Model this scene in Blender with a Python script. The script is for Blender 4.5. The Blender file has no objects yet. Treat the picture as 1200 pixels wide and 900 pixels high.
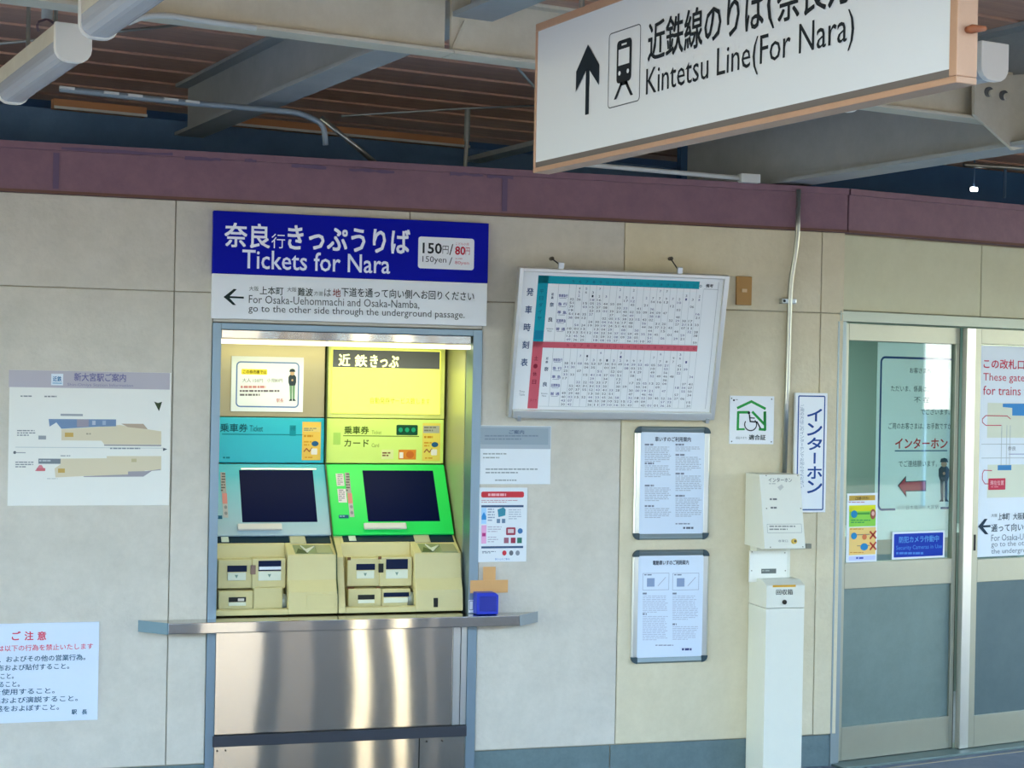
import bpy, math, random
from mathutils import Vector, Matrix
from math import radians as RD, sin, cos, pi
random.seed(7)
S = bpy.context.scene
COL = S.collection

# ---------------------------------------------------------------- camera
# world: X runs along the platform roof, Y into the building, Z up; the origin is the foot of the wall corner left of the doors
CAM = Vector((-5.053, -6.068, 1.8)); FPX = 1901.8
YAW, PITCH, ROLL = RD(61.676), RD(-0.0755), RD(1.097)
_f = Vector((cos(YAW)*cos(PITCH), sin(YAW)*cos(PITCH), sin(PITCH)))
_r = _f.cross(Vector((0, 0, 1))).normalized(); _u = _r.cross(_f)
_R = cos(ROLL)*_r + sin(ROLL)*_u; _U = -sin(ROLL)*_r + cos(ROLL)*_u
cd = bpy.data.cameras.new('camera'); cam = bpy.data.objects.new('camera', cd); COL.objects.link(cam)
cam.matrix_world = Matrix(((_R.x, _U.x, -_f.x, CAM.x), (_R.y, _U.y, -_f.y, CAM.y), (_R.z, _U.z, -_f.z, CAM.z), (0, 0, 0, 1)))
cd.sensor_fit = 'HORIZONTAL'; cd.sensor_width = 36; cd.lens = FPX/1200*36; cd.clip_start = .05; cd.clip_end = 500
S.camera = cam

# ---------------------------------------------------------------- light
W = bpy.data.worlds.new('sky'); S.world = W; W.use_nodes = True
nt = W.node_tree; bg = nt.nodes['Background']
sky = nt.nodes.new('ShaderNodeTexSky'); sky.sky_type = 'NISHITA'; sky.sun_disc = False
sky.sun_elevation = RD(42); sky.sun_rotation = RD(5); sky.air_density = 1.2; sky.dust_density = 1.2; sky.ozone_density = 1.3
nt.links.new(sky.outputs[0], bg.inputs[0]); bg.inputs[1].default_value = .52
sl = bpy.data.lights.new('sun', 'SUN'); sl.energy = 4.6; sl.angle = RD(.6); sl.color = (1, .94, .84)
so = bpy.data.objects.new('sun', sl); COL.objects.link(so)
so.rotation_euler = Vector((.15, -1.0, -.95)).to_track_quat('-Z', 'Y').to_euler()
S.view_settings.view_transform = 'Standard'; S.view_settings.look = 'None'
S.view_settings.gamma = 1; S.view_settings.use_curve_mapping = False
S.view_settings.exposure = 2.22
S.cycles.use_denoising = True
S.cycles.max_bounces = 10; S.cycles.diffuse_bounces = 6; S.cycles.sample_clamp_indirect = 6

# ---------------------------------------------------------------- frames and pixels
class Frame:
    def __init__(s, o, yaw, tilt=0):
        s.o = Vector(o); s.yaw = yaw
        s.ex = Vector((cos(yaw), sin(yaw), 0)); n = Vector((-sin(yaw), cos(yaw), 0))
        s.ez = Vector((0, 0, 1))*cos(tilt) - n*sin(tilt); s.ey = n*cos(tilt) + Vector((0, 0, 1))*sin(tilt)
    def w(s, x, y, z): return s.o + s.ex*x + s.ey*y + s.ez*z
    def at(s, px, py, y=0):                                  # the point of this plane seen at a place of the photograph
        v = _R*(px-600) - _U*(py-450) + _f*FPX
        t = ((s.o-CAM).dot(s.ey)+y)/v.dot(s.ey); d = CAM+v*t-s.o
        return d.dot(s.ex), d.dot(s.ez)
    def rect(s, x0, y0, x1, y1, y=0):
        mx, my = (x0+x1)/2, (y0+y1)/2
        return s.at(x0, my, y)[0], s.at(mx, y1, y)[1], s.at(x1, my, y)[0], s.at(mx, y0, y)[1]
YM = RD(-12.016)
M = Frame((0, 0, 0), YM)            # ticket wall
D = Frame((0, 0, 0), 0)             # door wall and roof
def at_z(px, py, z):
    v = _R*(px-600) - _U*(py-450) + _f*FPX; return CAM+v*((z-CAM.z)/v.z)
def at_y(px, py, y):
    v = _R*(px-600) - _U*(py-450) + _f*FPX; return CAM+v*((y-CAM.y)/v.y)

# ---------------------------------------------------------------- materials
def lin(h):
    if isinstance(h, str):
        h = h.lstrip('#'); h = [int(h[i:i+2], 16)/255 for i in (0, 2, 4)]
    return tuple(x/12.92 if x <= .04045 else ((x+.055)/1.055)**2.4 for x in h)+(1,)
MATS = {}
def mat(name, col, rough=.6, metal=0, var=0, scale=6, bump=0, bscale=60, emit=0, spec=.5, col2=None, stretch=None):
    if name in MATS: return MATS[name]
    m = bpy.data.materials.new(name); m.use_nodes = True; t = m.node_tree; b = t.nodes['Principled BSDF']
    b.inputs['Base Color'].default_value = lin(col); b.inputs['Roughness'].default_value = rough; b.inputs['Metallic'].default_value = metal
    b.inputs['Specular IOR Level'].default_value = spec
    if var or bump:
        tc = t.nodes.new('ShaderNodeTexCoord'); mp = t.nodes.new('ShaderNodeMapping')
        t.links.new(tc.outputs['Object'], mp.inputs[0])
        if stretch: mp.inputs['Scale'].default_value = stretch
    if var:
        n = t.nodes.new('ShaderNodeTexNoise'); n.inputs['Scale'].default_value = scale; n.inputs['Detail'].default_value = 9; n.inputs['Roughness'].default_value = .78
        r = t.nodes.new('ShaderNodeValToRGB'); r.color_ramp.elements[0].position = .3; r.color_ramp.elements[1].position = .7
        a = lin(col); c2 = lin(col2) if col2 else tuple(x*(1-var) for x in a[:3])+(1,)
        r.color_ramp.elements[0].color = c2; r.color_ramp.elements[1].color = a
        t.links.new(mp.outputs[0], n.inputs[0]); t.links.new(n.outputs[0], r.inputs[0]); t.links.new(r.outputs[0], b.inputs['Base Color'])
    if bump:
        n = t.nodes.new('ShaderNodeTexNoise'); n.inputs['Scale'].default_value = bscale; n.inputs['Detail'].default_value = 4
        k = t.nodes.new('ShaderNodeBump'); k.inputs['Strength'].default_value = bump; k.inputs['Distance'].default_value = .01
        t.links.new(mp.outputs[0], n.inputs[0]); t.links.new(n.outputs[0], k.inputs['Height']); t.links.new(k.outputs[0], b.inputs['Normal'])
    if emit:
        b.inputs['Emission Color'].default_value = lin(col); b.inputs['Emission Strength'].default_value = emit
    MATS[name] = m; return m
def steel(name, col='#bdb9b0', rough=.04, wave=.022, brush=.38):   # brushed sheet: fine level scratches smear reflections upwards; the sheet bulges slightly
    m = mat(name, col, rough, 1); t = m.node_tree; b = t.nodes['Principled BSDF']; N = t.nodes.new; L = t.links.new
    tc = N('ShaderNodeTexCoord'); ge = N('ShaderNodeNewGeometry')
    mp = N('ShaderNodeMapping'); mp.inputs['Scale'].default_value = (0, 0, 9000); L(tc.outputs['Object'], mp.inputs[0])
    wn = N('ShaderNodeTexWhiteNoise'); L(mp.outputs[0], wn.inputs[0])
    a = N('ShaderNodeMath'); a.operation = 'SUBTRACT'; a.inputs[1].default_value = .5; L(wn.outputs['Value'], a.inputs[0])
    a2 = N('ShaderNodeMath'); a2.operation = 'MULTIPLY'; a2.inputs[1].default_value = brush; L(a.outputs[0], a2.inputs[0])
    mp2 = N('ShaderNodeMapping'); mp2.inputs['Scale'].default_value = (2.2, 1, 1.1); L(tc.outputs['Object'], mp2.inputs[0])
    n2 = N('ShaderNodeTexNoise'); n2.inputs['Scale'].default_value = 1; n2.inputs['Detail'].default_value = 0; L(mp2.outputs[0], n2.inputs[0])
    c = N('ShaderNodeMath'); c.operation = 'SUBTRACT'; c.inputs[1].default_value = .5; L(n2.outputs[0], c.inputs[0])
    c2 = N('ShaderNodeMath'); c2.operation = 'MULTIPLY'; c2.inputs[1].default_value = wave; L(c.outputs[0], c2.inputs[0])
    cx = N('ShaderNodeCombineXYZ'); L(c2.outputs[0], cx.inputs[0]); L(a2.outputs[0], cx.inputs[2])
    v = N('ShaderNodeVectorMath'); v.operation = 'ADD'; L(ge.outputs['Normal'], v.inputs[0]); L(cx.outputs[0], v.inputs[1])
    w = N('ShaderNodeVectorMath'); w.operation = 'NORMALIZE'; L(v.outputs[0], w.inputs[0]); L(w.outputs[0], b.inputs['Normal'])
    return m
def flat(h): return mat('ink_'+h.lstrip('#'), h, .7, spec=.25)
WALL = mat('cast_panel_grey', '#d4cebf', .85, var=1, col2='#c2bdae', scale=5, bump=.25, bscale=45)
WALLY = mat('cast_panel_cream', '#dcd2b4', .85, var=1, col2='#cdc2a2', scale=3.5, bump=.25, bscale=45)
WALLG = mat('cast_panel_green_cream', '#d2d0b0', .8, var=1, col2='#c6c4a2', scale=3, bump=.12, bscale=40)
BACK = mat('joint_mortar', '#a89f88', .9)
BASE = mat('base_paint', '#6c8080', .6, var=1, col2='#566a6c', scale=7, bump=.2, bscale=30)
PURPLE = mat('maroon_paint', '#85636e', .6, var=1, col2='#755664', scale=9, bump=.25, bscale=25)
PURPLED = mat('maroon_peeled', '#62506a', .8)
WOOD = mat('roof_board', '#dcb598', .75, var=1, col2='#c09484', scale=3, bump=.4, bscale=14, stretch=(.6, 6, 1))
GREYP = mat('beam_grey_paint', '#aab0b0', .55, var=1, col2='#989f9f', scale=4, bump=.12, bscale=20)
CREAMP = mat('beam_cream_paint', '#d8d2bf', .6, var=1, col2='#c5bea9', scale=4, bump=.15, bscale=25)
DARKP = mat('wall_plate_paint', '#6488b0', .7, var=1, col2='#4f729a', scale=3)
FLOOR = mat('platform_asphalt', '#7c8690', .8, var=1, col2='#6c7682', scale=12, bump=.3, bscale=120)
STEELF = steel('brushed_steel_counter')
FRAME = mat('kiosk_frame_metal', '#8296a2', .42, .75)
ALU = mat('door_aluminium', '#a5a594', .38, .7, var=.1, scale=2)
ALUD = mat('door_panel_aluminium', '#728480', .5, .5, var=1, col2='#62746f', scale=2.5)
ALUB = mat('bright_aluminium', '#d6d5cb', .3, .8)
SILVER = mat('silver_profile', '#c4c8c4', .3, .9)
DARKC = mat('dark_corner_plastic', '#2f454c', .4)
WHITE = mat('sign_white', '#e9edee', .45, spec=.2); PAPER = mat('paper_white', '#e2e8ea', .7, var=.03)
PAPERB = mat('paper_bluish', '#d6e2ee', .6, var=.03)
BLUE = mat('sign_blue', '#0412a0', .45, spec=.08); BLACK = mat('black_print', '#15181c', .6)
ORFR = mat('sign_frame_copper', '#c9a184', .45, .25, var=.12, scale=8)
CREAMM = mat('machine_cream', '#d6ca90', .5, var=.06); GREENM = mat('machine_green', '#08d858', .4)
CYANM = mat('machine_cyan', '#12b4c8', .4); YGM = mat('machine_yellow_green', '#d2ea72', .45)
SCREEN = mat('dark_screen', '#020e36', .4, spec=.05); SLOT = mat('slot_dark_blue', '#04183a', .35, spec=.15); HOLE = mat('slot_black', '#14150f', .7)
POSTM = mat('intercom_enamel', '#dfdfcf', .5, var=.04); LAMPW = mat('lamp_white_plastic', '#eceae0', .4)
DIFF = mat('lamp_diffuser', '#b9bec4', .25); PIPE = mat('galvanised_pipe', '#a6aaa4', .28, .9); CABLE = mat('white_cable_duct', '#cfd2cc', .5)
GLOW = mat('kiosk_tube', '#fff2cc', .5, emit=.45)
def glass(name, tint, rough=0.0):
    m = bpy.data.materials.new(name); m.use_nodes = True; t = m.node_tree; t.nodes.remove(t.nodes['Principled BSDF'])
    out = t.nodes['Material Output']; mx = t.nodes.new('ShaderNodeMixShader'); tr = t.nodes.new('ShaderNodeBsdfTransparent'); gl = t.nodes.new('ShaderNodeBsdfGlossy')
    tr.inputs[0].default_value = lin(tint); gl.inputs['Roughness'].default_value = rough
    lw = t.nodes.new('ShaderNodeLayerWeight'); lw.inputs[0].default_value = .5; pw = t.nodes.new('ShaderNodeMath'); pw.operation = 'POWER'; pw.inputs[1].default_value = 4
    ml = t.nodes.new('ShaderNodeMath'); ml.operation = 'MULTIPLY_ADD'; ml.inputs[1].default_value = .9; ml.inputs[2].default_value = .045
    t.links.new(lw.outputs['Facing'], pw.inputs[0]); t.links.new(pw.outputs[0], ml.inputs[0]); t.links.new(ml.outputs[0], mx.inputs[0]); t.links.new(tr.outputs[0], mx.inputs[1]); t.links.new(gl.outputs[0], mx.inputs[2]); t.links.new(mx.outputs[0], out.inputs[0])
    MATS[name] = m; return m
GLASS = glass('door_glass', '#eef6f3')

# ---------------------------------------------------------------- mesh building (all vertices kept in world space until linked)
class MB:
    def __init__(s, fr=M): s.fr = fr; s.v = []; s.f = []; s.m = []; s.mats = []; s.cur = 0
    def use(s, m):
        if m not in s.mats: s.mats.append(m)
        s.cur = s.mats.index(m); return s
    def raw(s, vs, fs):
        b = len(s.v); s.v += [s.fr.w(*p) for p in vs]
        s.f += [tuple(i+b for i in f) for f in fs]; s.m += [s.cur]*len(fs); return s
    def box(s, x0, x1, y0, y1, z0, z1):
        v = [(x, y, z) for z in (z0, z1) for y in (y0, y1) for x in (x0, x1)]
        return s.raw(v, [(0, 2, 3, 1), (4, 5, 7, 6), (0, 1, 5, 4), (2, 6, 7, 3), (0, 4, 6, 2), (1, 3, 7, 5)])
    def pbox(s, x0, y0, x1, y1, yf, yb):                       # box whose front face covers this part of the photograph
        a, b, c, d = s.fr.rect(x0, y0, x1, y1, yf); return s.box(a, c, yf, yb, b, d)
    def prism(s, poly, a, b, axis='x'):                        # poly in the other two axes (x: (y,z); y: (x,z); z: (x,y))
        n = len(poly)
        def p(q, t): return {'x': (t, q[0], q[1]), 'y': (q[0], t, q[1]), 'z': (q[0], q[1], t)}[axis]
        v = [p(q, a) for q in poly]+[p(q, b) for q in poly]
        return s.raw(v, [tuple(range(n))[::-1], tuple(range(n, 2*n))]+[(i, (i+1) % n, n+(i+1) % n, n+i) for i in range(n)])
    def tube(s, pts, r, n=10, world=False):
        P = [Vector(p) if world else s.fr.w(*p) for p in pts]; rings = []
        up = Vector((0, 0, 1))
        for i, p in enumerate(P):
            t = (P[min(i+1, len(P)-1)]-P[max(i-1, 0)]).normalized()
            a = t.cross(up if abs(t.z) < .9 else Vector((1, 0, 0))).normalized(); c = t.cross(a)
            rr = r[i] if isinstance(r, (list, tuple)) else r
            rings.append([p+(a*cos(2*pi*k/n)+c*sin(2*pi*k/n))*rr for k in range(n)])
        b = len(s.v)
        for g in rings: s.v += g
        fs = [(b+i*n+k, b+i*n+(k+1) % n, b+(i+1)*n+(k+1) % n, b+(i+1)*n+k) for i in range(len(P)-1) for k in range(n)]
        fs += [tuple(b+k for k in range(n))[::-1], tuple(b+(len(P)-1)*n+k for k in range(n))]
        s.f += fs; s.m += [s.cur]*len(fs); return s
    def disc(s, x, z, r, y0, y1, n=20, rz=None):
        return s.prism([(x+r*cos(2*pi*k/n), z+(rz or r)*sin(2*pi*k/n)) for k in range(n)], y0, y1, 'y')
def rrect(x0, z0, x1, z1, r, n=5):
    o = []
    for cx, cz, a in ((x1-r, z1-r, 0), (x0+r, z1-r, 90), (x0+r, z0+r, 180), (x1-r, z0+r, 270)):
        o += [(cx+r*cos(RD(a+90*k/n)), cz+r*sin(RD(a+90*k/n))) for k in range(n+1)]
    return o
def bend(pts, r=.05, n=5):
    P = [Vector(p) for p in pts]; o = [P[0]]
    for a, b, c in zip(P, P[1:], P[2:]):
        u = (a-b).normalized(); w = (c-b).normalized(); q = min(r, (a-b).length/2, (c-b).length/2)
        s0 = b+u*q; e = b+w*q
        o += [(s0*(1-t)**2+b*2*t*(1-t)+e*t*t) for t in (k/n for k in range(n+1))]
    return o+[P[-1]]
def tag(o, label=None, cat=None, group=None, kind=None):
    if label: o['label'] = label
    if cat: o['category'] = cat
    if group: o['group'] = group
    if kind: o['kind'] = kind
    return o
def obj(name, mb, m=None, parent=None, bevel=0, smooth=False, yaw=None, seg=2, label=None, cat=None, group=None, kind=None):
    lo = [min(p[i] for p in mb.v) for i in range(3)]; hi = [max(p[i] for p in mb.v) for i in range(3)]
    o0 = Vector(((lo[0]+hi[0])/2, (lo[1]+hi[1])/2, lo[2])); yw = mb.fr.yaw if yaw is None else yaw
    mw = Matrix.Translation(o0) @ Matrix.Rotation(yw, 4, 'Z'); inv = mw.inverted()
    me = bpy.data.meshes.new(name); me.from_pydata([inv @ p for p in mb.v], [], mb.f)
    for x in (mb.mats or [m]): me.materials.append(x)
    if mb.mats: me.polygons.foreach_set('material_index', mb.m)
    if smooth: me.polygons.foreach_set('use_smooth', [True]*len(me.polygons))
    me.update(); o = bpy.data.objects.new(name, me); COL.objects.link(o)
    if parent is not None:
        o.parent = parent; o.matrix_basis = PW[parent.name].inverted() @ mw
    else: o.matrix_world = mw
    PW[o.name] = mw
    if bevel:
        b = o.modifiers.new('bevel', 'BEVEL'); b.width = bevel; b.segments = seg; b.limit_method = 'ANGLE'
    return tag(o, label, cat, group, kind)
PW = {}
def empty(name, p, yaw, label, cat, group=None, kind=None):
    o = bpy.data.objects.new(name, None); COL.objects.link(o); o.empty_display_size = .1
    mw = Matrix.Translation(Vector(p)) @ Matrix.Rotation(yaw, 4, 'Z'); o.matrix_world = mw; PW[o.name] = mw
    return tag(o, label, cat, group, kind)

# ---------------------------------------------------------------- flat print
TC = {}
def glyphs(s, bold=0):
    bold = 0
    if (s, bold) in TC: return TC[(s, bold)]
    cu = bpy.data.curves.new('t', 'FONT'); cu.body = s; cu.resolution_u = 2; cu.offset = bold; cu.fill_mode = 'FRONT'
    o = bpy.data.objects.new('t', cu); me = o.to_mesh()
    v = [(p.co.x, p.co.y) for p in me.vertices]; f = [tuple(p.vertices) for p in me.polygons]
    o.to_mesh_clear(); bpy.data.objects.remove(o); bpy.data.curves.remove(cu)
    TC[(s, bold)] = (v, f); return v, f
class Print(MB):
    def __init__(s, fr, y): super().__init__(fr); s.y = y; s.k = 0
    def yy(s, up): return s.y-.0006*up
    def poly(s, pts, col, up=1):
        s.use(flat(col)); a = sum(p[0]*q[1]-q[0]*p[1] for p, q in zip(pts, pts[1:]+pts[:1]))
        if a < 0: pts = pts[::-1]
        s.raw([(x, s.yy(up), z) for x, z in pts], [tuple(range(len(pts)))]); return s
    def ppoly(s, pts, col, up=1): return s.poly([s.fr.at(x, y, s.y) for x, y in pts], col, up)
    def rect(s, x0, y0, x1, y1, col, up=1):
        a, b, c, d = s.fr.rect(x0, y0, x1, y1, s.y); return s.poly([(a, b), (c, b), (c, d), (a, d)], col, up)
    def lrect(s, a, b, c, d, col, up=1): return s.poly([(a, b), (c, b), (c, d), (a, d)], col, up)
    def round(s, x0, y0, x1, y1, r, col, up=1):
        a, b, c, d = s.fr.rect(x0, y0, x1, y1, s.y); return s.poly(rrect(a, b, c, d, r), col, up)
    def ring(s, x0, y0, x1, y1, r, t, col, up=1):
        a, b, c, d = s.fr.rect(x0, y0, x1, y1, s.y); return s.lring(a, b, c, d, r, t, col, up)
    def lring(s, a, b, c, d, r, t, col, up=1):
        s.use(flat(col)); o = rrect(a, b, c, d, r); i = rrect(a+t, b+t, c-t, d-t, max(r-t, .0005)); n = len(o)
        return s.raw([(x, s.yy(up), z) for x, z in o+i], [(k, (k+1) % n, n+(k+1) % n, n+k) for k in range(n)])
    def line(s, pts, w, col, up=1):
        for (x0, y0), (x1, y1) in zip(pts, pts[1:]):
            a = Vector(s.fr.at(x0, y0, s.y)); b = Vector(s.fr.at(x1, y1, s.y)); d = (b-a).normalized(); n = Vector((-d.y, d.x))*w/2; e = d*w*.3
            s.poly([tuple(a-e-n), tuple(b+e-n), tuple(b+e+n), tuple(a-e+n)], col, up)
        return s
    def oval(s, x0, y0, x1, y1, col, up=1, n=16):
        a, b, c, d = s.fr.rect(x0, y0, x1, y1, s.y)
        return s.poly([((a+c)/2+(c-a)/2*cos(2*pi*k/n), (b+d)/2+(d-b)/2*sin(2*pi*k/n)) for k in range(n)], col, up)
    def ltext(s, t, a, b, c, d, col, bold=0, up=2, shear=None):
        v, f = glyphs(t, bold)
        if not v: return s
        x0 = min(p[0] for p in v); x1 = max(p[0] for p in v); z0 = min(p[1] for p in v); z1 = max(p[1] for p in v)
        s.use(flat(col)); k = abs(d-b)*bold*.9/max(z1-z0, .3)
        for i, (ox, oz) in enumerate(((-k, -k), (k, -k), (k, k), (-k, k)) if bold else ((0, 0),)):
            s.raw([(a+(p[0]-x0)/(x1-x0)*(c-a)+ox, s.yy(up+.1*i), b+(p[1]-z0)/(z1-z0)*(d-b)+oz) for p in v], f)
        return s
    def text(s, t, x0, y0, x1, y1, col, bold=0, up=2):
        a, b, c, d = s.fr.rect(x0, y0, x1, y1, s.y); return s.ltext(t, a, b, c, d, col, bold, up)
    def vtext(s, t, x0, y0, x1, y1, col, bold=0, up=2):        # characters one below the other
        n = len(t); h = (y1-y0)/n
        for i, c in enumerate(t):
            if c == 'ー': s.rect((x0+x1)/2-(x1-x0)*.07, y0+i*h+h*.12, (x0+x1)/2+(x1-x0)*.07, y0+i*h+h*.88, col, up)
            elif c != ' ': s.text(c, x0, y0+i*h+h*.08, x1, y0+i*h+h*.92, col, bold, up)
        return s
    def bars(s, x0, y0, x1, y1, n, col, fill=.5, up=1, last=.6, seed=1):     # lines of print too small to read, broken into words
        r = random.Random(seed); h = (y1-y0)/n
        for i in range(n):
            e = x0+(x1-x0)*(last if i == n-1 else r.uniform(.86, 1)); x = x0
            while x < e-.8:
                w = min(r.uniform(2.0, 6), e-x); s.rect(x, y0+i*h, x+w, y0+i*h+h*fill, col, up); x += w+r.uniform(.5, 1.1)
        return s
    def staff(s, cx, y0, y1, coat, legs, skin='#b99a7c'):       # little drawn figure of a member of staff, arms folded in front
        h = y1-y0; u = h/10.
        s.ppoly([(cx-.95*u, y0+1.0*u), (cx-.7*u, y0+.2*u), (cx, y0), (cx+.7*u, y0+.2*u), (cx+.95*u, y0+1.0*u)], coat, 4)
        s.oval(cx-.7*u, y0+.7*u, cx+.7*u, y0+2.1*u, skin, 3)
        s.ppoly([(cx-.7*u, y0+1.9*u), (cx+.7*u, y0+1.9*u), (cx+1.2*u, y0+2.6*u), (cx+1.2*u, y0+4.2*u), (cx+.85*u, y0+5.3*u), (cx-.85*u, y0+5.3*u), (cx-1.2*u, y0+4.2*u), (cx-1.2*u, y0+2.6*u)], coat, 2)
        s.oval(cx-.3*u, y0+3.2*u, cx+.3*u, y0+3.9*u, skin, 3)
        s.ppoly([(cx-.85*u, y0+5.2*u), (cx-.05*u, y0+5.2*u), (cx-.12*u, y0+9.6*u), (cx-.7*u, y0+9.6*u)], legs, 2)
        s.ppoly([(cx+.05*u, y0+5.2*u), (cx+.85*u, y0+5.2*u), (cx+.7*u, y0+9.6*u), (cx+.12*u, y0+9.6*u)], legs, 2)
        s.ppoly([(cx-1.1*u, y0+9.95*u), (cx-.1*u, y0+9.95*u), (cx-.15*u, y0+9.4*u), (cx-.7*u, y0+9.4*u)], coat, 3)
        s.ppoly([(cx+.1*u, y0+9.95*u), (cx+1.1*u, y0+9.95*u), (cx+.7*u, y0+9.4*u), (cx+.15*u, y0+9.4*u)], coat, 3)

# ================================================================ STRUCTURE
def panels(parent, specs, fr, y0=-.012, y1=0, gap=.0018):
    for a, b, c, d, m in specs:
        obj('wall_panel', MB(fr).box(a+gap, b-gap, y0, y1, c+gap, d-gap), m, parent, bevel=.0025, seg=1)
KU0, KU1 = -2.968, -1.781         # ticket recess
ZB, ZJ, ZT, ZP = .152, 2.155, 2.54, 2.748
wl = MB(M); wl.box(-9, KU0, 0, .12, 0, ZT+.01).box(KU1, 0, 0, .12, 0, ZT+.01).box(KU0, KU1, 0, .12, 2.03, ZT+.01)
WM = obj('wall_left', wl, BACK, kind='structure')
panels(WM, [(-9, -7.1, ZB, ZJ, WALL), (-7.1, -5.1, ZB, ZJ, WALL), (-5.1, -3.13, ZB, ZJ, WALL), (-3.13, KU0, ZB, ZJ, WALL), (KU0, KU1, 2.03, ZJ, WALL),
            (KU1, -1.115, ZB, ZJ, WALL), (-1.115, -.12, ZB, ZJ, WALLY), (-.12, .002, ZB, ZJ, WALLY),
            (-9, -7.1, ZJ, ZT, WALL), (-7.1, -5.1, ZJ, ZT, WALL), (-5.1, -3.13, ZJ, ZT, WALL), (-3.13, -2.12, ZJ, ZT, WALL), (-2.12, -1.115, ZJ, ZT, WALL),
            (-1.115, -.12, ZJ, ZT, WALLY), (-.12, .002, ZJ, ZT, WALLY)], M)
b = MB(M)
b.box(-9, KU0, -.008, 0, 0, ZB-.003); b.box(KU1, -1.14, -.008, 0, 0, ZB-.003); b.box(-1.135, .002, -.008, 0, 0, ZB-.003)
obj('baseboard_left', b, BASE, kind='structure', bevel=.002, seg=1)
# door wall
DX = 4.2
wr = MB(D); wr.box(0, DX+2, .03, .12, 2.17, ZT+.01).box(1.62, DX+2, .03, .12, 0, 2.17)
WD = obj('wall_right', wr, BACK, kind='structure')
panels(WD, [(.002, .899, 2.172, ZT-.005, WALLG), (.899, 1.9, 2.172, ZT-.005, WALLG), (1.9, 4, 2.172, ZT-.005, WALLG), (4, DX+2, 2.172, ZT-.005, WALLG),
            (1.66, 3.6, 0, 2.165, WALLG), (3.6, DX+2, 0, 2.165, WALLG)], D, y0=.014, y1=.03)
# maroon beam on top of both walls, with its upper lip and splice plates
def maroon(fr, a, b, nm, splices):
    o = obj(nm, MB(fr).box(a, b, -.03, .1, ZT, ZP), PURPLE, kind='structure', bevel=.004)
    obj('top_lip', MB(fr).box(a, b, -.042, -.028, ZP-.03, ZP), PURPLE, o, bevel=.002)
    obj('bottom_edge', MB(fr).box(a, b, -.034, -.03, ZT, ZT+.012), mat('maroon_edge', '#6b4a3c', .8), o)
    for x in splices: obj('splice_plate', MB(fr).box(x-.012, x+.012, -.034, -.029, ZT+.02, ZP-.04), PURPLED, o)
    r = random.Random(3); pm = MB(fr)
    for x0, x1, z in ((-3.6, -3.15, 2.727), (-3.1, -2.95, 2.716), (-2.85, -2.8, 2.72), (-2.65, -2.5, 2.708), (-2.4, -2.2, 2.705), (-1.95, -1.8, 2.712), (-1.78, -1.66, 2.71)):
        if a < x0 < b:
            n = 7; t = [(x0+(x1-x0)*k/n, z+r.uniform(.003, .009)) for k in range(n+1)]+[(x0+(x1-x0)*k/n, z-r.uniform(.003, .009)) for k in range(n, -1, -1)]
            pm.prism(t, -.0435, -.041, 'y')
    if pm.v: obj('peeled_patch', pm, PURPLED, o)
maroon(M, -9, .002, 'trim_1', (-3.62, -1.695))
maroon(D, .003, DX+2, 'trim_2', (3.2,))
# floor
F = obj('floor', MB(D).box(-12, 9, -7.5, 6, -.12, 0), FLOOR, kind='structure')
obj('door_sill', MB(D).box(-.02, 1.66, -.10, .1, 0, .012), ALUD, F, bevel=.002)
obj('gutter_line', MB(D).box(-.02, 6, -.155, -.145, 0, .002), BACK, F)
# back of the building, closing the roof space
obj('wall_back', MB(D).box(-12, 9, 5, 5.1, 0, 3.6), mat('inner_wall', '#4a5a66', .8), kind='structure')
ce = obj('ceiling', MB(D).box(-12, 9, -6.6, 5.2, 3.262, 3.36), DARKP, kind='structure')
y = -6.6; k = 0
while y < 2.6:
    obj('roof_board', MB(D).box(-12, 9, y+.005, y+.103, 3.24+(k % 3)*.004, 3.262), WOOD, ce); y += .108; k += 1
# wall plate behind the maroon beam, wooden batten on it
wp = obj('wall_plate_beam', MB(D).box(-12, 9, 1.8, 1.92, 2.5, 3.062), DARKP, kind='structure', bevel=.004)
for q0, q1 in ((62, 170), (270, 548)):
    a_, b_ = at_y(q0, 120, 1.75).x, at_y(q1, 160, 1.75).x
    obj('batten', MB(D).box(a_, b_, 1.73, 1.79, 3.055, 3.10), mat('batten_wood', '#c08a60', .7), wp); obj('batten_edge', MB(D).box(a_, b_, 1.715, 1.73, 3.052, 3.064), CABLE, wp)
obj('dark_space_sheet', MB(D).box(.25, 9, 1.76, 1.8, 2.6, 3.236), mat('dark_space_blue', '#3a6a9c', .7, var=.2, scale=3), wp)  # added blue sheet standing in for the dark roof space behind
# roof beams across the platform (I sections)
def ibeam(x, w, y0, y1, z0, h, name, m, lbl):
    t = .016
    p = [(x-w/2, z0), (x+w/2, z0), (x+w/2, z0+t), (x+.008, z0+t), (x+.008, z0+h-t), (x+w/2, z0+h-t), (x+w/2, z0+h), (x-w/2, z0+h), (x-w/2, z0+h-t), (x-.008, z0+h-t), (x-.008, z0+t), (x-w/2, z0+t)]
    o = obj(name, MB(D).prism(p, y0, y1, 'y'), m, kind='structure'); o['label'] = lbl; return o
ibeam(-2.665, .145, -6.4, 1.79, 2.985, .254, 'roof_beam', GREYP, 'grey steel roof beam running to the wall above the ticket window')
ibeam(-5.2, .145, -6.4, 1.79, 2.985, .254, 'roof_beam', GREYP, 'grey steel roof beam left of the lamps')
bx_ = at_z(585, 183, 2.985).x
rb = obj('roof_brace', MB(D).box(bx_-.05, bx_+.05, -1.2, 1.79, 2.985, 3.01), GREYP, kind='structure'); rb['label'] = 'flat grey roof brace running behind the hanging sign'
ibeam(3.9, .145, -6.4, 1.79, 2.985, .254, 'roof_beam', GREYP, 'grey steel roof beam over the doors')
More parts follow.
